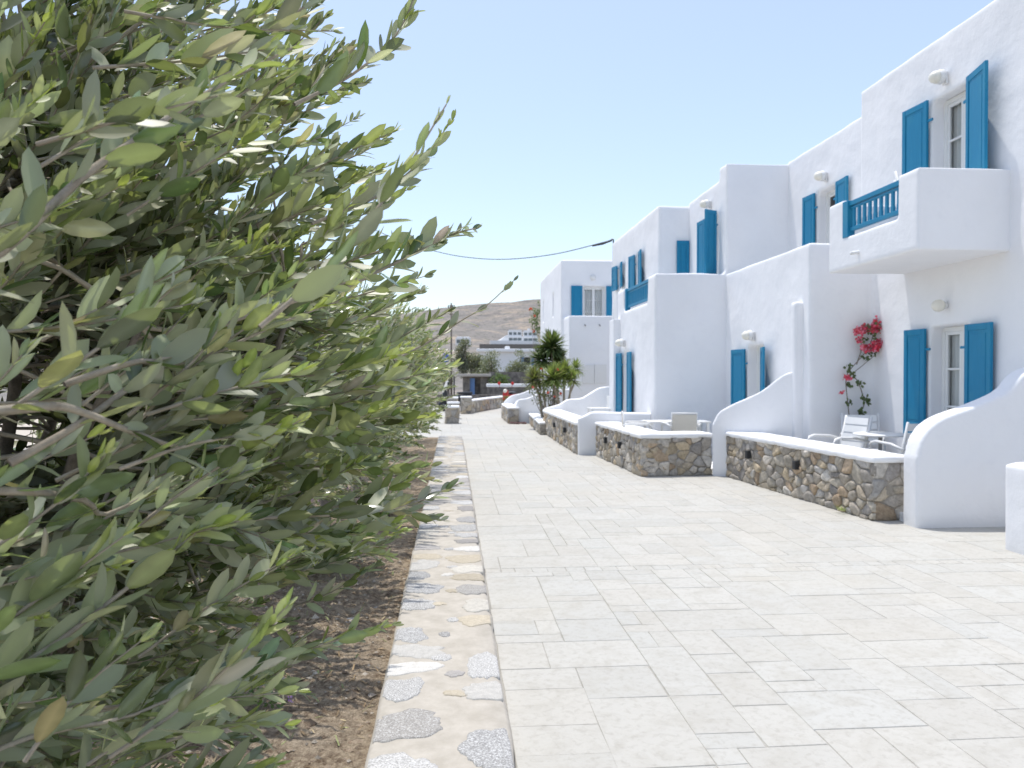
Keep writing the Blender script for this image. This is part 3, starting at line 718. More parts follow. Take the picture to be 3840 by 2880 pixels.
c3 = copy_tree(c0); c3.location = (5.62, 8.75, 3.03); c3.rotation_euler = (0, 0, R(150)); c3['label'] = 'white slatted armchair seen between the balusters of the upper balcony'
t = thing('round_table', 'round white metal table on a single leg behind the stone wall', 'table', (5.35, 9.25, .09))
a = MB(); a.lathe([(.30, .0), (.32, .008), (.32, .02), (.3, .028)], (0, 0, .70), 32); a.build('tabletop', M['whitemetal'], t, True)
a = MB(); a.tube([(0, 0, .02), (0, 0, .7)], .022, 10); a.build('leg', M['greymetal'], t, True)
a = MB()
for k in range(4): a.tube([(0, 0, .1), (.15*math.cos(k*1.57+.4), .15*math.sin(k*1.57+.4), .05), (.27*math.cos(k*1.57+.4), .27*math.sin(k*1.57+.4), .012)], .014, 6)
a.build('foot', M['greymetal'], t, True)
def mesh_chair(label, loc, rz):
    t = thing('armchair', label, 'chair', loc, rz, 'beige mesh armchairs')
    # faces +Y
    bk = MB(); bk.box(-.2, .2, -.245, -.23, .44, .83); b = bk.build('backrest', M['beige'], t); bevel(b, .005, 1)
    fr = MB(); fr.tube([(-.21, -.2, .42), (-.21, -.24, .85), (.21, -.24, .85), (.21, -.2, .42)], .014, 8); fr.build('back_frame', M['whitemetal'], t, True)
    se = MB(); se.box(-.21, .21, -.22, .24, .41, .43); bevel(se.build('seat', M['beige'], t), .005, 1)
    for sx in (-1, 1):
        x = .27*sx; a = MB(); a.tube([(x, .24, 0), (x, .25, .6), (x, .2, .65), (x, -.2, .65), (x*.8, -.24, .63)], .016, 8); a.build('arm', M['whitemetal'], t, True)
        p = MB(); p.box(x-.03, x+.03, -.16, .2, .66, .68); bevel(p.build('armrest', M['whitemetal'], t), .006, 1)
        l = MB(); l.tube([(x*.85, -.26, 0), (x*.8, -.22, .44)], .016, 8); l.build('leg', M['whitemetal'], t, True)
    return t
m0 = mesh_chair('beige mesh armchair turning its back just behind the stone corner wall', (3.89, 12.85, .06), R(-3))
m1 = copy_tree(m0); m1.location = (4.27, 13.9, .06); m1.rotation_euler = (0, 0, R(172)); m1['label'] = 'beige mesh armchair on the wall side of the white rectangular table'
m2 = copy_tree(m0); m2.location = (3.18, 13.1, .06); m2.rotation_euler = (0, 0, R(-100)); m2['label'] = 'beige mesh armchair at the path end of the white rectangular table'
t = thing('patio_table', 'white rectangular patio table with chairs around it', 'table', (3.95, 13.35, .06))
a = MB(); a.box(-.55, .55, -.28, .28, .655, .68); bevel(a.build('tabletop', M['whitemetal'], t), .006)
for sx in (-1, 1):
    for sy in (-1, 1):
        a = MB(); a.box(.5*sx-.02, .5*sx+.02, .24*sy-.02, .24*sy+.02, 0, .655); a.build('leg', M['whitemetal'], t)
t = thing('sun_bench', 'white slatted bench with upright end beside the tall blue door shutters', 'bench', (3.45, 17.6, .06))
a = MB()
for i in range(5): a.box(-.3, .3, -.3+i*.12, -.2+i*.12, .7, .73)
bevel(a.build('seat', M['whitemetal'], t), .004, 1)
a = MB(); a.box(.18, .22, -.3, .3, .73, 1.0); bevel(a.build('backrest', M['whitemetal'], t), .01)
for sx in (-1, 1):
    for sy in (-1, 1):
        a = MB(); a.box(.26*sx-.02, .26*sx+.02, .26*sy-.02, .26*sy+.02, 0, .7); a.build('leg', M['whitemetal'], t)

# ------------------------------------------------------------------ leaves
def leaf_mesh(P, Dr, Nn, Ln, Wd, Curl, Cc, name, mat, parent, st=(.12, .32, .58, .82), hw=(.5, .9, 1., .7), fold=.2):
    """P base, Dr direction, Nn upper side, Ln length, Wd width, Cc colour per leaf -> one mesh"""
    n = len(P); K = len(st); B = np.cross(Nn, Dr); B /= np.linalg.norm(B, axis=1, keepdims=True)+1e-9; Nn = np.cross(Dr, B)
    nv = 2+3*K; V = np.zeros((n, nv, 3)); V[:, 0] = P
    def ax(t): return P+Dr*(Ln*(t-.25*Curl**2*t*t*.5))[:, None]+Nn*(Ln*Curl*t*t)[:, None]
    for k in range(K):
        c = ax(st[k]); w_ = (Wd*.5*hw[k])[:, None]
        V[:, 1+3*k] = c-B*w_+Nn*w_*fold; V[:, 2+3*k] = c; V[:, 3+3*k] = c+B*w_+Nn*w_*fold
    V[:, nv-1] = ax(1.)
    tri = [(0, 2, 1), (0, 3, 2)]; quad = []
    for k in range(K-1):
        a = 1+3*k; quad += [(a, a+1, a+4, a+3), (a+1, a+2, a+5, a+4)]
    a = 1+3*(K-1); tri += [(a, a+1, nv-1), (a+1, a+2, nv-1)]
    off = (np.arange(n)*nv)[:, None, None]
    T = (np.array(tri)[None]+off).reshape(-1, 3); Q = (np.array(quad)[None]+off).reshape(-1, 4)
    me = bpy.data.meshes.new(name); me.vertices.add(n*nv); me.vertices.foreach_set('co', V.astype(np.float32).ravel())
    nl = T.size+Q.size; me.loops.add(nl); me.loops.foreach_set('vertex_index', np.concatenate([T.ravel(), Q.ravel()]).astype(np.int32))
    me.polygons.add(len(T)+len(Q))
    ls = np.concatenate([np.arange(len(T))*3, T.size+np.arange(len(Q))*4]).astype(np.int32)
    me.polygons.foreach_set('loop_start', ls); me.polygons.foreach_set('use_smooth', np.ones(len(ls), bool))
    me.update(calc_edges=True); me.validate()
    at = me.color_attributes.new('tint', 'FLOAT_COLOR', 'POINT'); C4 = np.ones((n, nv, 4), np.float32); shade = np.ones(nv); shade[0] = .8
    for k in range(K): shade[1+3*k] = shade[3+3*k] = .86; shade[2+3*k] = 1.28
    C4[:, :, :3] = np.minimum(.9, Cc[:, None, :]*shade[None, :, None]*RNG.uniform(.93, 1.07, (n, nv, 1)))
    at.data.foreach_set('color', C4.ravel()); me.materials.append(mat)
    o = bpy.data.objects.new(name, me); COL.objects.link(o); o.parent = parent; return o

class Leaves:
    def __init__(s): s.P, s.D, s.N, s.L, s.W, s.C, s.K = [], [], [], [], [], [], []
    def add(s, p, d, n, l, w, col, curl=0.): s.P.append(tuple(p)); s.D.append(tuple(d)); s.N.append(tuple(n)); s.L.append(l); s.W.append(w); s.C.append(col); s.K.append(curl)
    def build(s, name, mat, parent, **kw):
        f = lambda a: np.array(a, float)
        D_ = f(s.D); D_ /= np.linalg.norm(D_, axis=1, keepdims=True)
        return leaf_mesh(f(s.P), D_, f(s.N), f(s.L), f(s.W), f(s.K), f(s.C), name, mat, parent, **kw)

def rv(rnd): return Vector((rnd.gauss(0, 1), rnd.gauss(0, 1), rnd.gauss(0, 1))).normalized()
OLD = [(.16, .205, .085), (.23, .265, .115), (.09, .125, .055), (.31, .33, .16), (.4, .41, .27), (.18, .21, .1), (.055, .085, .04), (.24, .26, .13), (.07, .1, .05)]
YOUNG = [(.42, .5, .1), (.5, .55, .16), (.34, .43, .1)]
def twig_leaves(lv, mb, pts, rnd, size=1., r0=.0028, skip=0., young=.35, bare=.12, step=.023, depth_shade=1.):
    """stem through pts with paired leaves; the last ones small, young and pale"""
    line = smoothline(pts, 6); seg = [0.]
    for a, b in zip(line, line[1:]): seg.append(seg[-1]+(b-a).length)
    Lt = seg[-1]; mb.tube(line[::2]+([line[-1]] if len(line) % 2 == 0 else []), [r0*(1-.7*i/max(1, (len(line)-1)//2)) for i in range(len(line[::2])+(1 if len(line) % 2 == 0 else 0))], 5, caps=False)
    s_ = Lt*bare; side = rnd.uniform(0, 6.28); isy = rnd.random() < young; tone = rnd.uniform(.85, 1.6)*depth_shade  # leaf tone: random per twig, times the painted shade of the crown interior
    while s_ < Lt:
        k = max(i for i in range(len(seg)) if seg[i] <= s_); k = min(k, len(line)-2); f = (s_-seg[k])/max(1e-6, seg[k+1]-seg[k]); p = line[k].lerp(line[k+1], f)
        d = (line[k+1]-line[k]).normalized(); a = d.orthogonal().normalized(); b = d.cross(a); u = s_/Lt
        side += 1.57+rnd.uniform(-.3, .3)
        for q in (0, math.pi):
            if rnd.random() < max(skip, .1): continue
            o = a*math.cos(side+q)+b*math.sin(side+q)
            an = rnd.uniform(.3, 1.05)*(1-.45*u)
            ld = (d*math.cos(an)+o*math.sin(an)+Vector((0, 0, .12))+rv(rnd)*.13).normalized()
            nn = (d*math.sin(an)-o*math.cos(an)); nn = (nn*-1 if rnd.random() < .1 else nn)+Vector((.1, -.35, .35))+rv(rnd)*.75
            taper = 1. if u < .6 else max(.28, 1-(u-.6)*1.7)
            L_ = rnd.uniform(.044, .088)*size*taper; W_ = L_*rnd.uniform(.27, .4)
            if isy and u > .55: col = rnd.choice(YOUNG); t2 = min(1, (u-.55)*3); col = tuple(c*t2+o_*(1-t2) for c, o_ in zip(col, rnd.choice(OLD)))
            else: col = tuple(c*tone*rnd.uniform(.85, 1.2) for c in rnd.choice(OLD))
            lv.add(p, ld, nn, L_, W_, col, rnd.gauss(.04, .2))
        s_ += step*size*rnd.uniform(.6, 1.5)*(1 if u < .75 else .6)
    for _ in range(2):
        lv.add(line[-1], ((line[-1]-line[-2]).normalized()+rv(rnd)*.25), rv(rnd)+Vector((0, 0, .5)), rnd.uniform(.014, .026)*size, .006*size, rnd.choice(YOUNG) if isy else rnd.choice(OLD), .1)

def olive(label, base, center, rad, ntw, seed, size=1., extra=(), twl=(.2, .42), near=False, zlow=.35, shell=(.5, .97)):
    rnd = random.Random(seed); t = thing('olive_tree', label, 'olive tree', (base[0], base[1], 0), 0, 'olive trees along the stone curb'); inv = Vector((-base[0], -base[1], 0))
    lv = Leaves(); tw = MB(); tr = MB(); C_ = Vector(center)+inv
    # trunk and limbs
    fork = Vector((0, 0, .42)); tr.tube([(0, 0, -.05), (.02, .01, .2), fork], [.06, .05, .045], 9)
    nodes = []
    for k in range(11):
        d = rv(rnd); d.z = abs(d.z)*.8-.15; tip = C_+Vector((d.x*rad[0], d.y*rad[1], d.z*rad[2]))*.72
        m1 = fork.lerp(tip, .35)+rv(rnd)*.06+Vector((0, 0, .06)); m2 = fork.lerp(tip, .7)+rv(rnd)*.07
        ln = smoothline([fork, m1, m2, tip], 4); tr.tube(ln, [.026*(1-.8*i/(len(ln)-1)) for i in range(len(ln))], 7); nodes += ln[3:]
    for _ in range(ntw):
        for _t in range(30):
            d = rv(rnd); rr = rnd.uniform(*shell) if rnd.random() < .78 else rnd.uniform(.05, .55)
            b = C_+Vector((d.x*rad[0], d.y*rad[1], d.z*rad[2]))*rr
            if near:
                xw, zw = b.x+base[0], b.z
                lim = -.13 if zw < 1.85 else -.13-(zw-1.85)*.5
                if zw < 1.15: lim = -.17-(1.15-zw)*.62
                if xw > lim: continue
            wv = noise.noise((b.x*1.7+seed, b.y*1.7, b.z*1.7))
            if b.z > zlow and wv > -.3: break
        l = rnd.uniform(*twl); out = Vector((d.x/rad[0], d.y/rad[1], d.z/rad[2])).normalized()
        dr = (out*.6+Vector((.6, .05, .3))+rv(rnd)*.38).normalized()
        st = b-dr*l*.55; mid_ = st+dr*l*.5+rv(rnd)*l*.05; end = st+dr*l+Vector((0, 0, rnd.uniform(-.03, .09)))*l*2
        if not near or True:
            q = min(nodes, key=lambda n_: (n_-st).length_squared)
            if (q-st).length > .03 and rnd.random() < (.35 if near else .65): tw.tube(smoothline([q, q.lerp(st, .55)+rv(rnd)*.03, st], 3), [.0055, .005, .0045, .0042, .0038, .0034, .003], 5, caps=False)
        if near:
            # keep the lens itself free of leaves
            wpt = st+Vector((base[0], base[1], 0)); cpt = Vector((0, 0, 1.55))
            if (wpt-cpt).length < .78 or (end-inv-cpt).length < .72: continue
        twig_leaves(lv, tw, [st, mid_, end], rnd, size, young=.38 if rr > .7 else .05, depth_shade=min(1.15, .18+max(0, rr-.35)*1.75))  # leaves deeper in the crown get a darker tint: canopy shade painted into colour
    if near:
        for _ in range(96):
            st = Vector((rnd.uniform(-.66, -.36), rnd.uniform(.78, 1.2), rnd.uniform(.75, 2.15))); dr = (Vector((.6, .25, .35 if st.z > 1.1 else .12))+rv(rnd)*.3).normalized(); l = rnd.uniform(.16, .3)
            if _ % 3 == 0: st = Vector((rnd.uniform(-.95, -.5), rnd.uniform(1.1, 1.9), rnd.uniform(.35, .95)))
            if (st-Vector((0, 0, 1.55))).length < .86 or st.x > -.36*st.y: continue
            twig_leaves(lv, tw, [st+inv, st+inv+dr*l*.5+rv(rnd)*.015, st+inv+dr*l], rnd, rnd.uniform(.8, 1.05), young=.75, step=.026)
    for pts, kw in extra:
        twig_leaves(lv, tw, [Vector(p)+inv for p in pts], rnd, **kw)
    tr.build('trunk', M['bark'], t, True); tw.build('branch', M['twig'], t, True)
    if near: lv.build('foliage', M['olive'], t)
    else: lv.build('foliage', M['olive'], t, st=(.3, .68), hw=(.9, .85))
    return t
EX = [
 ([(-.50, .70, 1.60), (-.422, .756, 1.665), (-.378, .814, 1.747), (-.34, .882, 1.816), (-.283, .979, 1.91), (-.212, 1.075, 1.999)], dict(r0=.006, size=.95, young=1., bare=.1, step=.034)),
 ([(-.55, .72, 1.50), (-.413, .784, 1.518), (-.392, .833, 1.514), (-.363, .91, 1.484), (-.329, .977, 1.461), (-.263, 1.073, 1.455)], dict(r0=.006, size=.8, skip=.72, young=0.)),
 ([(-.45, .82, 1.46), (-.396, .883, 1.506), (-.322, 1.029, 1.604), (-.222, 1.122, 1.656), (-.133, 1.266, 1.715)], dict(r0=.005, size=.95, young=1., step=.03)),
 ([(-.12, 1.6, 1.58), (-.037, 1.659, 1.629), (.023, 1.685, 1.671), (.075, 1.701, 1.703), (.138, 1.717, 1.762)], dict(r0=.0028, size=.72, skip=.35, young=0., step=.032)),
 ([(-.2, .82, 1.6), (-.126, .864, 1.678), (-.079, .911, 1.756), (-.042, .929, 1.816), (-.007, .957, 1.884)], dict(r0=.003, size=.78, skip=.3, young=1., step=.036)),
 ([(-.42, .87, 1.54), (-.366, .931, 1.566), (-.334, 1.029, 1.568), (-.249, 1.124, 1.623), (-.156, 1.217, 1.673)], dict(r0=.0045, size=.85, young=1., step=.028)),
 ([(-.52, .78, 1.42), (-.469, .837, 1.43), (-.431, .934, 1.404), (-.426, .984, 1.378), (-.364, 1.03, 1.412)], dict(r0=.006, size=.95, skip=.4, young=.4)),
 ([(-.45, 1.36, 1.28), (-.351, 1.428, 1.289), (-.196, 1.517, 1.279), (-.093, 1.609, 1.28), (.013, 1.701, 1.309)], dict(r0=.0045, size=1.1, young=0., step=.024)),
 ([(-.45, 1.1, 1.05), (-.358, 1.226, 1.066), (-.295, 1.321, 1.073), (-.233, 1.417, 1.061), (-.115, 1.508, 1.062)], dict(r0=.0045, size=1.05, young=1., step=.026)),
 ([(-.6, .85, 1.1), (-.5, .95, 1.12), (-.42, 1.05, 1.1), (-.3, 1.15, 1.13)], dict(r0=.005, size=1.1, young=0., step=.024)),
 ([(-.55, .8, 1.22), (-.46, .86, 1.24), (-.38, .92, 1.3), (-.3, 1.0, 1.37)], dict(r0=.005, size=1., young=1., step=.026)),
 ([(-.62, .95, .88), (-.5, 1.05, .9), (-.4, 1.15, .88), (-.3, 1.25, .9)], dict(r0=.005, size=1.1, young=0., step=.024)),
 ([(-.25, 1.25, 1.98), (-.17, 1.33, 2.06), (-.1, 1.4, 2.16), (-.06, 1.44, 2.27)], dict(r0=.0035, size=1., young=.2)),
 ([(-.4, 1.3, 2.05), (-.3, 1.36, 2.15), (-.22, 1.42, 2.26), (-.15, 1.46, 2.4)], dict(r0=.0035, size=1., young=.2)),
 ([(-.25, 1.4, 1.82), (-.14, 1.48, 1.89), (-.06, 1.52, 1.97), (-.0, 1.55, 2.06)], dict(r0=.0035, size=.95, young=.2)),
 ([(-.2, 1.5, 1.72), (-.1, 1.55, 1.78), (-.0, 1.6, 1.84), (.05, 1.63, 1.86)], dict(r0=.004, size=1., young=.6)),
]
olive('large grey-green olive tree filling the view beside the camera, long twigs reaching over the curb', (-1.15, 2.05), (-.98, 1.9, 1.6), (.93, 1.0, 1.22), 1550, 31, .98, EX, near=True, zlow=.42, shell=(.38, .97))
lab = ['olive tree second along the curb, just behind the big leafy one', 'olive tree third along the curb, above the strappy green clump', 'olive tree fourth along the curb from the camera', 'olive tree fifth along the curb from the camera',
       'olive tree sixth along the curb from the camera', 'olive tree next to last in the row along the curb', 'last olive tree of the row, where the curb ends by the grey pillar']
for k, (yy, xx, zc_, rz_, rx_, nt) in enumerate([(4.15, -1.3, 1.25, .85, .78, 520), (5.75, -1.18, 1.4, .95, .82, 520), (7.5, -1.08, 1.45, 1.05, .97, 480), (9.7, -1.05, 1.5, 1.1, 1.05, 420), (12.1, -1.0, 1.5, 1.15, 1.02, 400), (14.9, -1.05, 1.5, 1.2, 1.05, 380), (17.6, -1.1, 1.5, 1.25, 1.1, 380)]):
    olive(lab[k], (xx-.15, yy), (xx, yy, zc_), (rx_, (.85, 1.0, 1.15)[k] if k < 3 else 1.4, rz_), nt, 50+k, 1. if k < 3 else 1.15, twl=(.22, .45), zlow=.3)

# ------------------------------------------------------------------ small plants
def strappy(name, label, x, y, n, L, seed, col=(.1, .17, .045), cat='plant'):
    rnd = random.Random(seed); t = thing(name, label, cat, (x, y, .03)); lv = Leaves()
    for _ in range(n):
        a = rnd.uniform(0, 6.28); e = rnd.uniform(.5, 1.35); d = Vector((math.cos(a)*math.cos(e), math.sin(a)*math.cos(e), math.sin(e)))
        q = rnd.uniform(.7, 1.3); lv.add((math.cos(a)*.05*rnd.random(), math.sin(a)*.05*rnd.random(), 0), d, (-d.x*d.z, -d.y*d.z, 1-d.z*d.z), L*rnd.uniform(.6, 1.1), L*.055, tuple(c*q for c in col), rnd.uniform(-.55, -.1))
    lv.build('foliage', M['greenleaf'], t, hw=(.9, 1., .85, .5), fold=.25); return t
strappy('strappy_plant', 'green clump of strap-like leaves on the soil under the olives', -.95, 6.1, 110, .5, 3)
strappy('strappy_plant', 'small dark green clump of strap leaves beside the curb under the hedge', -.75, 8.4, 80, .4, 4, (.07, .12, .04))
strappy('weed_tuft', 'tiny bright green weed growing at the foot of the stone wall', 4.35, 8.3, 40, .09, 5, (.2, .3, .04), 'weed')
def lantana(label, x, y, sp, n, nf, seed, h=.3):
    rnd = random.Random(seed); t = thing('flowering_plant', label, 'plant', (x, y, .03), 0, 'purple flowering ground plants'); lv = Leaves(); fl_ = Leaves(); st = MB()
    for _ in range(n):
        a = rnd.uniform(0, 6.28); r = sp*rnd.random()**.5; tip = Vector((r*math.cos(a), r*math.sin(a), h*rnd.uniform(.3, 1))); st.tube([(0, 0, 0), tip*.5+Vector((0, 0, h*.2)), tip], .002, 4, caps=False)
        for _k in range(9):
            p = tip*rnd.uniform(.4, 1); lv.add(p, rv(rnd)+Vector((0, 0, .3)), rv(rnd)+Vector((0, 0, 1)), rnd.uniform(.02, .035), .014, tuple(c*rnd.uniform(.7, 1.3) for c in (.1, .17, .05)))
        if _ < nf:
            for _k in range(16): fl_.add(tip+rv(rnd)*.012, rv(rnd)+Vector((0, 0, .6)), Vector((0, 0, 1))+rv(rnd)*.3, .013, .009, tuple(c*rnd.uniform(.8, 1.15) for c in (.5, .3, .6)))
    st.build('stem', M['twig'], t); lv.build('foliage', M['greenleaf'], t); fl_.build('blossom', M['petal'], t); return t
lantana('purple flowering trailing plant under the hedge in the shade', -1.35, 8.8, .7, 90, 60, 1, .38)
lantana('small purple flowering plant on the sunny soil beside the big olive tree', -.88, 3.55, .16, 16, 6, 2, .16)
lantana('small purple flowering plant low down by the trunk of the big olive tree', -1.3, 3.2, .18, 16, 9, 3, .12)
rnd = random.Random(4); t = thing('blue_blossom', 'cluster of pale blue blossoms at the end of the hedge', 'flower', (-.1, 12.0, 1.82)); lv = Leaves()
for _ in range(60): lv.add(rv(rnd)*.05+Vector((0, 0, 0)), rv(rnd), rv(rnd), .04, .035, tuple(c*rnd.uniform(.8, 1.2) for c in (.18, .26, .68)))
lv.build('petal', M['petal'], t)

# bougainvillea on the side wall
t = thing('bougainvillea', 'bougainvillea vine with red flowers trained up the white wall beside the blue door', 'climbing plant', (5.7, 10.5, .09))
o_ = Vector((-5.7, -10.5, -.09)); st = MB(); lv = Leaves(); fl_ = Leaves(); rnd = random.Random(9)
s1 = [(5.72, 10.5, .09), (5.69, 10.56, .57), (5.63, 10.57, 1.13), (5.6, 10.57, 1.46), (5.65, 10.57, 1.61), (5.89, 10.57, 1.88), (5.99, 10.57, 2.09), (5.95, 10.56, 2.2)]
s2 = [(5.73, 10.5, .09), (5.8, 10.56, .92), (5.87, 10.57, 1.15), (5.79, 10.57, 1.43), (5.71, 10.57, 1.56), (5.84, 10.57, 1.68), (6.02, 10.56, 1.83)]
s3 = [(5.75, 10.56, 1.7), (5.82, 10.57, 1.9), (5.8, 10.55, 2.1)]
for s_ in (s1, s2, s3):
    ln = [p+o_ for p in smoothline(s_, 8)]; st.tube(ln, [.009*(1-.5*i/len(ln)) for i in range(len(ln))], 6)
def lclump(p, n, r, sz=.055):
    for _ in range(n): lv.add(Vector(p)+o_+rv(rnd)*r, rv(rnd)+Vector((0, -.3, -.1)), rv(rnd)*.5+Vector((0, -1, .4)), sz*rnd.uniform(.7, 1.2), sz*.75, tuple(c*rnd.uniform(.7, 1.3) for c in (.035, .06, .02)))
for p in [(5.69, 10.55, .66), (5.72, 10.55, .72), (5.66, 10.55, .85), (5.64, 10.55, 1.16), (5.62, 10.55, 1.4), (5.69, 10.55, 1.56), (5.8, 10.55, .98), (5.82, 10.54, 1.05), (5.88, 10.55, 1.16), (5.86, 10.55, 1.22), (5.79, 10.55, 1.43), (5.63, 10.55, 1.66), (5.87, 10.55, 1.8), (5.98, 10.55, 1.86), (6.07, 10.55, 1.88), (5.7, 10.53, .5), (5.75, 10.52, .4), (5.86, 10.55, 1.92)]: lclump(p, 11, .035)
for p in [(5.85, 10.5, 2.1), (6.1, 10.5, 2.12), (5.95, 10.5, 2.22)]: lclump(p, 22, .11)
def bract(p, n, r):
    for _ in range(int(n*1.5)):
        q = rnd.uniform(.85, 1.2); c = rnd.choice([(.88, .06, .14), (.92, .12, .22), (.8, .04, .09), (.95, .25, .34)])
        fl_.add(Vector(p)+o_+rv(rnd)*r*rnd.random()**.5, rv(rnd), rv(rnd), rnd.uniform(.03, .048), rnd.uniform(.028, .042), tuple(min(.9, k*q) for k in c), .15)
for p, n, r in [((5.74, 10.5, 2.17), 45, .06), ((5.82, 10.5, 2.19), 70, .07), ((5.93, 10.48, 2.2), 60, .07), ((6.0, 10.48, 2.25), 80, .075), ((6.1, 10.48, 2.2), 90, .08), ((6.19, 10.48, 2.18), 60, .06), ((5.84, 10.48, 1.93), 60, .06), ((5.95, 10.46, 1.95), 90, .075), ((6.04, 10.46, 1.99), 70, .065), ((6.1, 10.47, 2.0), 40, .05), ((5.76, 10.5, 2.05), 18, .04),
                ((5.58, 10.53, 1.52), 22, .035), ((5.63, 10.53, 1.5), 8, .02), ((5.52, 10.53, 1.3), 7, .015), ((5.67, 10.53, .9), 10, .02), ((5.98, 10.48, 2.34), 10, .03)]: bract(p, n, r)
st.build('stem', M['bark'], t, True); lv.build('foliage', M['greenleaf'], t); fl_.build('blossom', M['petal'], t)

# yuccas
def yucca(label, pts, rad, n, seed, col, r=.035):
    rnd = random.Random(seed); b = Vector(pts[0]); t = thing('yucca', label, 'yucca', b, 0, None); tr = MB(); lv = Leaves()
    ln = [p-b for p in smoothline(pts, 5)]; tr.tube(ln, [r*(1.2-.4*i/len(ln)) for i in range(len(ln))], 8); tr.build('trunk', M['twig'], t, True)
    top = ln[-1]
    for _ in range(n):
        a = rnd.uniform(0, 6.28); e = rnd.uniform(-.75, 1.45); d = Vector((math.cos(a)*math.cos(e), math.sin(a)*math.cos(e), math.sin(e))); q = rnd.uniform(.6, 1.35)
        dead = rnd.random() < .06; c = (.25, .2, .1) if dead else col
        lv.add(top+Vector((0, 0, .03*math.sin(e)))+d*.02, d, (-d.x*d.z, -d.y*d.z, 1.01-d.z*d.z), rad*rnd.uniform(.75, 1.1), rad*.125, tuple(k*q for k in c), rnd.uniform(-.2, .04))
    lv.build('crown', M['greenleaf'], t, hw=(.8, 1., .8, .42), fold=.4); return t
DG, LG = (.075, .125, .035), (.22, .29, .065)
yucca('tallest yucca with dark green spiky crown against the white house corner', [(3.1, 23.0, .1), (3.05, 22.9, 1.0), (3.0, 22.8, 1.75), (2.96, 22.8, 2.36)], .56, 320, 1, DG)
yucca('dark yucca crown just below the tallest yucca, path side', [(2.85, 23.2, .1), (2.75, 23.1, 1.2), (2.68, 23., 1.98)], .5, 240, 2, DG)
yucca('dark yucca crown just below the tallest yucca, house side', [(3.2, 23.3, .1), (3.18, 23.1, 1.2), (3.16, 23., 1.95)], .5, 240, 3, DG)
yucca('light green yucca in the middle of the clump with leaning pale trunk', [(3.1, 21.8, .1), (3.03, 21.8, .74), (2.93, 21.8, 1.1), (2.88, 21.8, 1.42)], .5, 220, 4, LG)
yucca('light green yucca on a straight pale trunk near the house', [(3.24, 22.2, .1), (3.24, 22.2, .82), (3.25, 22.2, 1.58)], .44, 180, 5, LG)
yucca('small yucca crown apart from the others on a slanting thin trunk', [(3.36, 22.5, .1), (3.43, 22.5, .86), (3.6, 22.5, 1.35), (3.63, 22.5, 1.72)], .33, 90, 6, LG, .028)
yucca('yellowish yucca lowest over the planter on the path side', [(2.6, 22., .1), (2.52, 22, .8), (2.35, 22, 1.4)], .44, 170, 7, (.16, .18, .05))
yucca('yellow-green yucca squeezed between wall and slanting trunk', [(3.3, 21.9, .1), (3.36, 21.9, .9), (3.42, 21.9, 1.4)], .36, 120, 8, LG, .028)
def shrub(name, label, cat, base, cen, rad, nl, seed, cols, lsz, flowers=(), fcol=(.6, .06, .035), stems=8, twigmat='bark', fsz=.04):
    rnd = random.Random(seed); b = Vector(base); t = thing(name, label, cat, b); lv = Leaves(); st = MB(); C_ = Vector(cen)-b
    for _ in range(stems):
        d = rv(rnd); tip = C_+Vector((d.x*rad[0], d.y*rad[1], d.z*rad[2]))*.7; st.tube(smoothline([(rnd.uniform(-.1, .1), rnd.uniform(-.1, .1), -.05), tip*.5+rv(rnd)*.08, tip], 4), [.022, .02, .018, .016, .014, .012, .01, .008, .006], 5)
    for _ in range(nl):
        for _t in range(20):
            d = rv(rnd); p = C_+Vector((d.x*rad[0], d.y*rad[1], d.z*rad[2]))*rnd.uniform(.35, 1)
            if noise.noise((p.x*3.1/max(.3, rad[0])+seed, p.y*3, p.z*3.1/max(.3, rad[2]))) > -.12: break
        q = rnd.uniform(.6, 1.35); lv.add(p, rv(rnd), rv(rnd)+Vector((0, 0, .8)), lsz*rnd.uniform(.6, 1.2), lsz*.5, tuple(k*q for k in rnd.choice(cols)))
    st.build('stem', M[twigmat], t, True); lv.build('foliage', M['greenleaf'], t, st=(.3, .68), hw=(.9, .85))
    if flowers:
        fl_ = Leaves()
        for p in flowers:
            for k in range(14): fl_.add(Vector(p)-b+rv(rnd)*.01, rv(rnd), rv(rnd), fsz*rnd.uniform(.8, 1.2), fsz*.8, tuple(k_*rnd.uniform(.8, 1.15) for k_ in fcol), .2)
        fl_.build('blossom', M['petal'], t)
    return t
shrub('hibiscus', 'brownish hibiscus shrub with scattered red flowers between the yucca trunks', 'shrub', (2.75, 21.8, .1), (2.65, 21.9, 1.15), (.55, .4, .6), 800, 11, [(.2, .15, .09), (.15, .14, .06), (.1, .12, .04)], .07, [(2.48, 21.4, 1.72), (2.25, 21.4, 1.21), (2.65, 21.2, 1.06), (2.85, 21.3, .94), (2.95, 21.4, 1.7), (3.02, 21.3, 1.02)], stems=12)
shrub('hibiscus', 'red flowering branches peeping out behind the corner of the white house', 'shrub', (3.75, 33.2, 0), (3.75, 32.9, 3.9), (.5, .4, .95), 700, 12, [(.08, .13, .04), (.1, .14, .05)], .1, [(3.34, 32.5, 4.36), (3.5, 32.5, 4.07), (3.3, 32.6, 4.33), (3.46, 32.6, 3.4)], (.65, .1, .05), fsz=.07)
shrub('garden_shrub', 'small green shrub at the end of the boundary wall', 'shrub', (2.2, 31.0, 0), (2.2, 31, .42), (.22, .2, .36), 420, 13, [(.09, .16, .04), (.12, .2, .05)], .07)
shrub('garden_shrub', 'bright green rounded bush above the white-topped far wall', 'shrub', (2.9, 47.2, -.6), (2.95, 47.2, 1.15), (.65, .4, .55), 900, 14, [(.07, .13, .03), (.1, .17, .04)], .13)

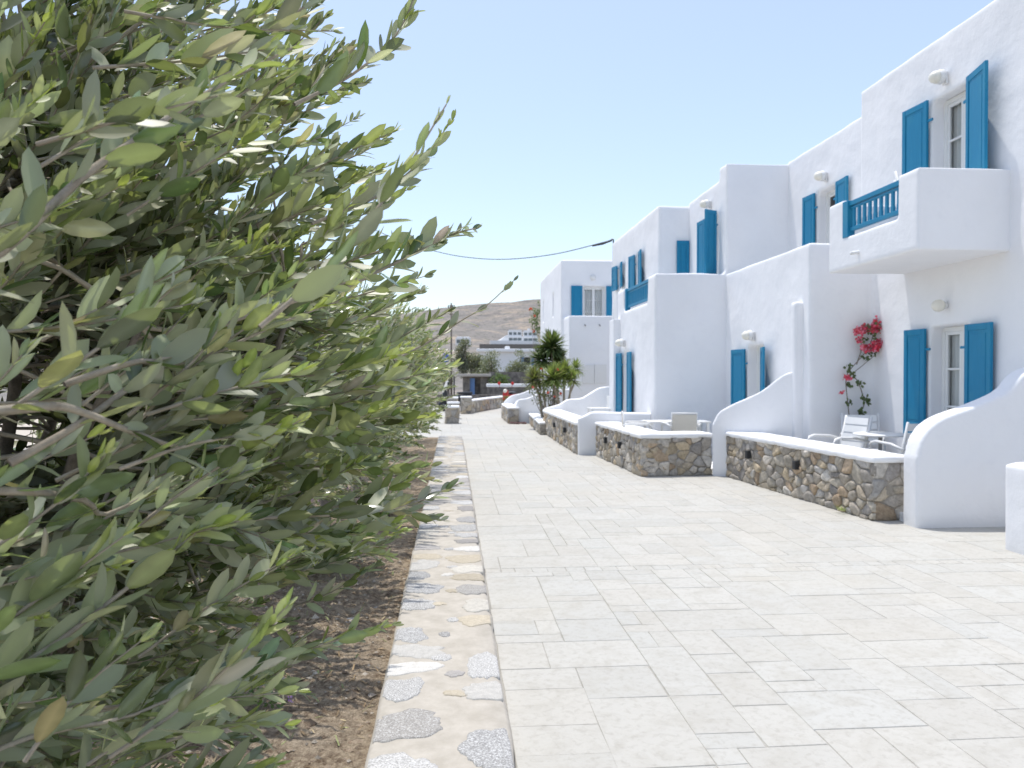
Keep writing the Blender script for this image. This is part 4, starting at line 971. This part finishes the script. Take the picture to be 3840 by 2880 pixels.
# hose
t = MB(); rnd = random.Random(3)
pts = []
for i in range(150):
    a = i*.25; r = 1+.12*math.sin(i*.37); pts.append((2.08+.25*r*math.cos(a)*(.85+.15*math.sin(i*.05)), 24.22+.13*r*math.sin(a), .018+.03*(i/150)+.012*math.sin(i*1.3)))
t.tube(pts, .013, 6); tag(t.build('garden_hose', M['hose'], smooth=True), 'coiled brown garden hose on the paving by the white wall', 'hose')

# cable
a, b = Vector((4.41, 21.09, 5.32)), Vector((-3.11, 27.53, 6.88))
pts = [(4.42, 21.11, 5.29), (3.0, 22.32, 5.08), (1.57, 23.54, 5.09), (.28, 24.64, 5.33), (-.88, 25.63, 5.73), (-1.99, 26.57, 6.23), (-3.11, 27.53, 6.88), (-5.0, 29.15, 8.2)]
cb = MB(); cb.tube(smoothline(pts, 8), .012, 6); cb.tube([(4.42, 21.11, 5.29), (4.2, 21.3, 5.22), (3.95, 21.52, 5.2)], .028, 6)
tag(cb.build('overhead_cable', M['cable'], smooth=True), 'dark overhead cable sagging across the sky to the white house roof', 'cable')
def pole(label, x, y, h, z0=-.6, r=.1, arms=True):
    t = thing('utility_pole', label, 'pole', (x, y, z0)); m = MB(); m.tube([(0, 0, 0), (0, 0, h-z0)], [r*.8, r*.6], 8); m.build('shaft', M['poleswood'], t, True)
    if arms:
        m = MB(); m.box(-.2, .2, -.04, .04, h-z0-.35, h-z0-.29).box(-.12, .12, -.04, .04, h-z0-.75, h-z0-.69); m.build('crossarm', M['poleswood'], t)
        for sx in (-.18, -.06, .07, .18):
            m = MB(); m.lathe([(.02, 0), (.045, .04), (.03, .09), (.05, .13), (.02, .16)], (sx, 0, h-z0-.29), 8); m.build('insulator', M['darkmetal'], t, True)
pole('dark wooden utility pole behind the hedge, standing against the hill', -.06, 50, 6.2, r=.085)
pole('bare utility pole carrying the overhead cable, hidden behind the olives', -5.0, 29.2, 8.3, -.05, .11, False)

# scooters
def scooter(label, loc, rz, body, sc=1.):
    t = thing('scooter', label, 'scooter', loc, rz)
    for x in (-.55, .55):
        w_ = MB(); w_.lathe([(.09, -.05), (.2, -.055), (.24, -.03), (.24, .03), (.2, .055), (.09, .05)], (x, 0, .24), 20, (0, 1, 0)); ww = w_.build('wheel', M['darkmetal'], t, True)
        r_ = MB(); r_.lathe([(.03, -.06), (.09, -.045), (.09, .045), (.03, .06)], (x, 0, .24), 14, (0, 1, 0)); r_.build('rim', M['greymetal'], ww, True)
    b = MB(); b.add([(x, y*s_, z) for y in (-1, 1) for x, z, s_ in ((-.75, .5, .1), (-.7, .72, .14), (-.1, .7, .16), (.05, .4, .16), (.35, .32, .14), (.45, .9, .13), (.56, .92, .08), (.66, .45, .1), (.5, .36, .12), (.3, .22, .13), (-.2, .22, .15), (-.45, .42, .14))],
          [tuple(range(11, -1, -1)), tuple(range(12, 24))]+[(i, (i+1) % 12, 12+(i+1) % 12, 12+i) for i in range(12)])
    bevel(b.build('body', body, t), .03, 2)
    s_ = MB(); s_.box(-.74, -.08, -.13, .13, .72, .82); bevel(s_.build('saddle', M['darkmetal'], t), .04, 3)
    h_ = MB(); h_.tube([(.42, -.33, 1.0), (.48, -.12, .99), (.5, 0, .96), (.48, .12, .99), (.42, .33, 1.0)], .02, 8); h_.build('handlebar', M['darkmetal'], t, True)
    l_ = MB(); l_.lathe([(.09, 0), (.08, .04), (.03, .06)], (.55, 0, .86), 14, (1, 0, 0)); l_.build('headlight', M['cream'], t, True)
    for y in (-.26, .26):
        m_ = MB(); m_.tube([(.44, y, 1.0), (.46, y*1.15, 1.14)], .01, 6); m_.lathe([(.06, -.015), (.07, 0), (.06, .02)], (.46, y*1.15, 1.19), 14, (1, 0, 0)); m_.build('mirror', body if body is M['red'] else M['darkmetal'], t, True)
    g = MB(); g.box(.5, .64, -.08, .08, .47, .52); bevel(g.build('mudguard', body, t), .02)
    return t
scooter('red and dark scooter with two round red mirrors parked beyond the low walls', (2.45, 33.4, 0), R(-110), M['red'])
s2_ = scooter('dark scooter with pale windscreen parked behind the stone pillars', (.15, 33.2, 0), R(-160), M['darkmetal'])
m_ = MB(); m_.add([(.5, -.2, .95), (.5, .2, .95), (.38, .16, 1.3), (.38, -.16, 1.3), (.505, -.2, .95), (.505, .2, .95), (.385, .16, 1.3), (.385, -.16, 1.3)], [(0, 1, 2, 3), (7, 6, 5, 4), (0, 4, 5, 1), (1, 5, 6, 2), (2, 6, 7, 3), (3, 7, 4, 0)]); m_.build('windscreen', M['paleplastic'], s2_)

# far small buildings and walls
t = thing('stone_hut', 'flat-roofed grey stone hut with blue curtain at the end of the path', 'hut', (1.2, 48, -.6))
m_ = csg([(-.5, 1.0, 0, 2.6, 0, 2.05)], [(-.1, .55, -.1, .4, .9, 1.95)]); m_.build('wall', M['darkstone'], t)
m_ = MB(); m_.box(-1.2, 1.22, -.35, 3, 2.05, 2.22); bevel(m_.build('roof', M['roofslab'], t), .03)
m_ = MB(); m_.box(-1.12, -1.04, -.2, -.12, 0, 2.05); m_.build('post', M['darkmetal'], t)
m_ = MB(); m_.box(-.1, .2, .12, .16, .9, 1.95); m_.build('curtain', painted('blue_cloth', (.16, .27, .5), .8), t)
def slabwall(name, label, x0, x1, y0, y1, z0, z1, capz=None, mat='darkstone'):
    t = thing(name, label, 'wall', (x0, y0, z0)); m_ = MB(); m_.box(0, x1-x0, 0, y1-y0, 0, z1-z0); m_.build('wall', M[mat], t)
    if capz: m_ = MB(); m_.box(-.05, x1-x0+.05, -.05, y1-y0+.05, z1-z0, z1-z0+capz); bevel(m_.build('coping', M['coping'], t), .04)
slabwall('field_wall', 'dark stone wall with thick white top behind the red scooter', 2.1, 5.6, 46, 46.5, -.7, .82, .2)
slabwall('field_wall', 'long dark stone retaining wall at the foot of the hut', -.9, 5.2, 44.0, 44.4, -.7, .42)
slabwall('field_wall', 'tall dark stone wall below the pale olive trees', 2.4, 9, 50, 50.5, -.7, 1.75)
t = thing('farmhouse', 'long low white house with a single blue-shuttered window behind the trees', 'house', (2.6, 75, -.7))
soften(csg([(0, 9, 0, 6, 0, 4.35), (0, 9, 0, .35, 4.3, 4.75), (2.6, 3.1, 1, 1.5, 4.3, 5.1)], [(4.4, 5.1, -.2, .3, 3.2, 4.0)]).build('wall', M['farwhite'], t), .08, 2, .03)
m_ = MB(); m_.box(-.25, 9.3, -.35, .05, 4.5, 4.8); bevel(m_.build('roof_ledge', M['coping'], t), .05)
m_ = MB(); m_.box(4.4, 5.1, .2, .26, 3.2, 4.0); m_.build('window', M['interior'], t)
for xx in (4.12, 5.12): m_ = MB(); m_.box(xx, xx+.26, -.06, -.01, 3.2, 4.0); m_.build('shutter', painted('pale_blue_paint', (.12, .2, .34), .6), t)
def villa(label, x, y, z, w_, storeys, red=False, seed=0):
    t = thing('hillside_villa', label, 'house', (x, y, z), 0, None); adds = []; subs = []; wins = []
    for k in range(storeys):
        a = -.3 if k == 0 else .2; h0 = k*3.0; adds.append((a, w_+(.6 if k == 0 else 0), 0 if k == 0 else 1.2, 7, h0, h0+3.1))
        n = 3; yf = 0 if k == 0 else 1.2
        for i in range(n):
            c = w_*(i+.5)/n; ww = w_*.12 if k else w_*.15; wins.append((c-ww, c+ww, yf, h0+.9, h0+2.3)); subs.append((c-ww, c+ww, yf-.3, yf+.3, h0+.9, h0+2.3))
    adds.append((.2, w_, 1.2, 1.5, storeys*3, storeys*3+.5))
    if red: adds.append((w_*.35, w_*.55, 3, 5, storeys*3, storeys*3+1.6))
    csg(adds, subs).build('wall', M['farwhite'], t)
    for a, b, yf, z0, z1 in wins:
        m_ = MB(); m_.box(a, b, yf+.25, yf+.3, z0, z1); m_.build('window', painted('villa_glass', (.16, .19, .2), .25), t)
    if red: m_ = MB(); m_.add([(w_*.55, 1.6, 6), (w_*.95, 1.6, 6), (w_*.95, 5, 6), (w_*.55, 5, 6), (w_*.75, 3.3, 7.4)], [(0, 1, 4), (1, 2, 4), (2, 3, 4), (3, 0, 4), (3, 2, 1, 0)]); m_.build('roof', painted('red_roof', (.4, .14, .1), .8), t)
villa('white two-storey villa on the hillside with a ramped wall beside it', 29.2, 400, 18.6, 7., 2)
villa('white two-storey villa on the hillside under a small red roof', 37.2, 400, 18.4, 7., 2, True)
t = MB(); t.add([(19.5, 396, 15.5), (45, 396, 15.5), (45, 396, 18.8), (29.5, 396, 19.2), (19.5, 396, 19.3), (19.5, 399, 15.5), (45, 399, 15.5), (45, 399, 18.8), (29.5, 399, 19.2), (19.5, 399, 19.3)], [(0, 1, 2, 3, 4), (9, 8, 7, 6, 5), (0, 4, 9, 5), (4, 3, 8, 9), (3, 2, 7, 8), (2, 1, 6, 7)])
t.add([(23, 399.1, 18), (29.4, 399.1, 18), (29.4, 399.1, 22.4), (28, 399.1, 22.2), (23, 400, 19), (29.4, 401, 18), (29.4, 401, 22.4), (28, 401, 22.2)], [(0, 1, 2, 3), (7, 6, 5, 4), (0, 3, 7, 4), (3, 2, 6, 7), (2, 1, 5, 6)])
tag(t.build('terrace_wall', M['farwhite']), 'long white terrace wall with sloping stair flank below the hillside villas', 'wall')
slabwall('field_wall', 'long grey retaining wall on the hill below the villas', 12, 60, 340, 341, 10, 15.2)
villa('small white house partly hidden low on the hill behind the utility pole', 1.6, 300, 13., 5., 1)
def fartree(label, x, y, z0, h, rad, n, seed, cols, lsz, trunk=.12, crown_lo=.35, forks=5):
    rnd = random.Random(seed); t = thing('olive_tree' if trunk < .2 else 'tamarisk_tree', label, 'tree', (x, y, z0), 0, 'trees at the end of the path'); tr = MB(); lv = Leaves()
    fork = Vector((0, 0, h*crown_lo)); tr.tube([(0, 0, -.1), (.05, 0, h*crown_lo*.5), fork], [trunk, trunk*.8, trunk*.7], 7); cl = []
    for _ in range(forks):
        a = rnd.uniform(0, 6.28); tip = Vector((math.cos(a)*rad*.6*rnd.random(), math.sin(a)*rad*.5*rnd.random(), h*rnd.uniform(.55, .92))); tr.tube(smoothline([fork, fork.lerp(tip, .5)+rv(rnd)*rad*.15, tip], 3), [trunk*.5, trunk*.45, trunk*.4, trunk*.33, trunk*.26, trunk*.2, trunk*.12], 6)
        for _k in range(4): cl.append((fork.lerp(tip, rnd.uniform(.55, 1.05))+rv(rnd)*rad*.28, rad*rnd.uniform(.25, .42)))
    for _ in range(n):
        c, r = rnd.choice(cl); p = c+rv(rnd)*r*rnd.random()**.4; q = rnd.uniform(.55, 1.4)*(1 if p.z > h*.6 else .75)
        lv.add(p, rv(rnd), rv(rnd)+Vector((0, 0, .7)), lsz*rnd.uniform(.5, 1.2), lsz*.42, tuple(k*q for k in rnd.choice(cols)))
    tr.build('trunk', M['bark'], t, True); lv.build('crown', M['olive'], t, st=(.3, .68), hw=(.9, .85))
GR = [(.12, .13, .085), (.15, .155, .1), (.1, .11, .07)]; DK = [(.07, .07, .05), (.09, .085, .06), (.06, .065, .045)]
fartree('tall dark feathery tree behind the stone hut beside the utility pole', .95, 60, -.6, 5.4, 1.3, 4200, 1, DK, .16, .22, .3, 6)
fartree('tall dark feathery tree behind the stone hut, joined with another one', 1.8, 61, -.6, 5.2, 1.2, 3800, 2, DK, .16, .22, .3, 6)
fartree('pale grey-green olive tree above the bright green bush', 2.75, 55, -.6, 3.7, 1.5, 4200, 3, GR, .14, .14, .3, 7)
fartree('pale grey-green olive tree in front of the long low house', 4.2, 53, -.6, 3.8, 1.2, 3600, 4, GR, .14, .14, .3, 6)
fartree('pale olive tree lowest and closest to the blue-shuttered window', 5.7, 56, -.6, 2.8, 1.0, 2000, 5, GR, .13, .12, .3, 5)
fartree('grey olive tree between the dark tree and the hedge end', -.3, 57, -.6, 3.2, 1.1, 1500, 6, GR, .14, .14, .3, 5)
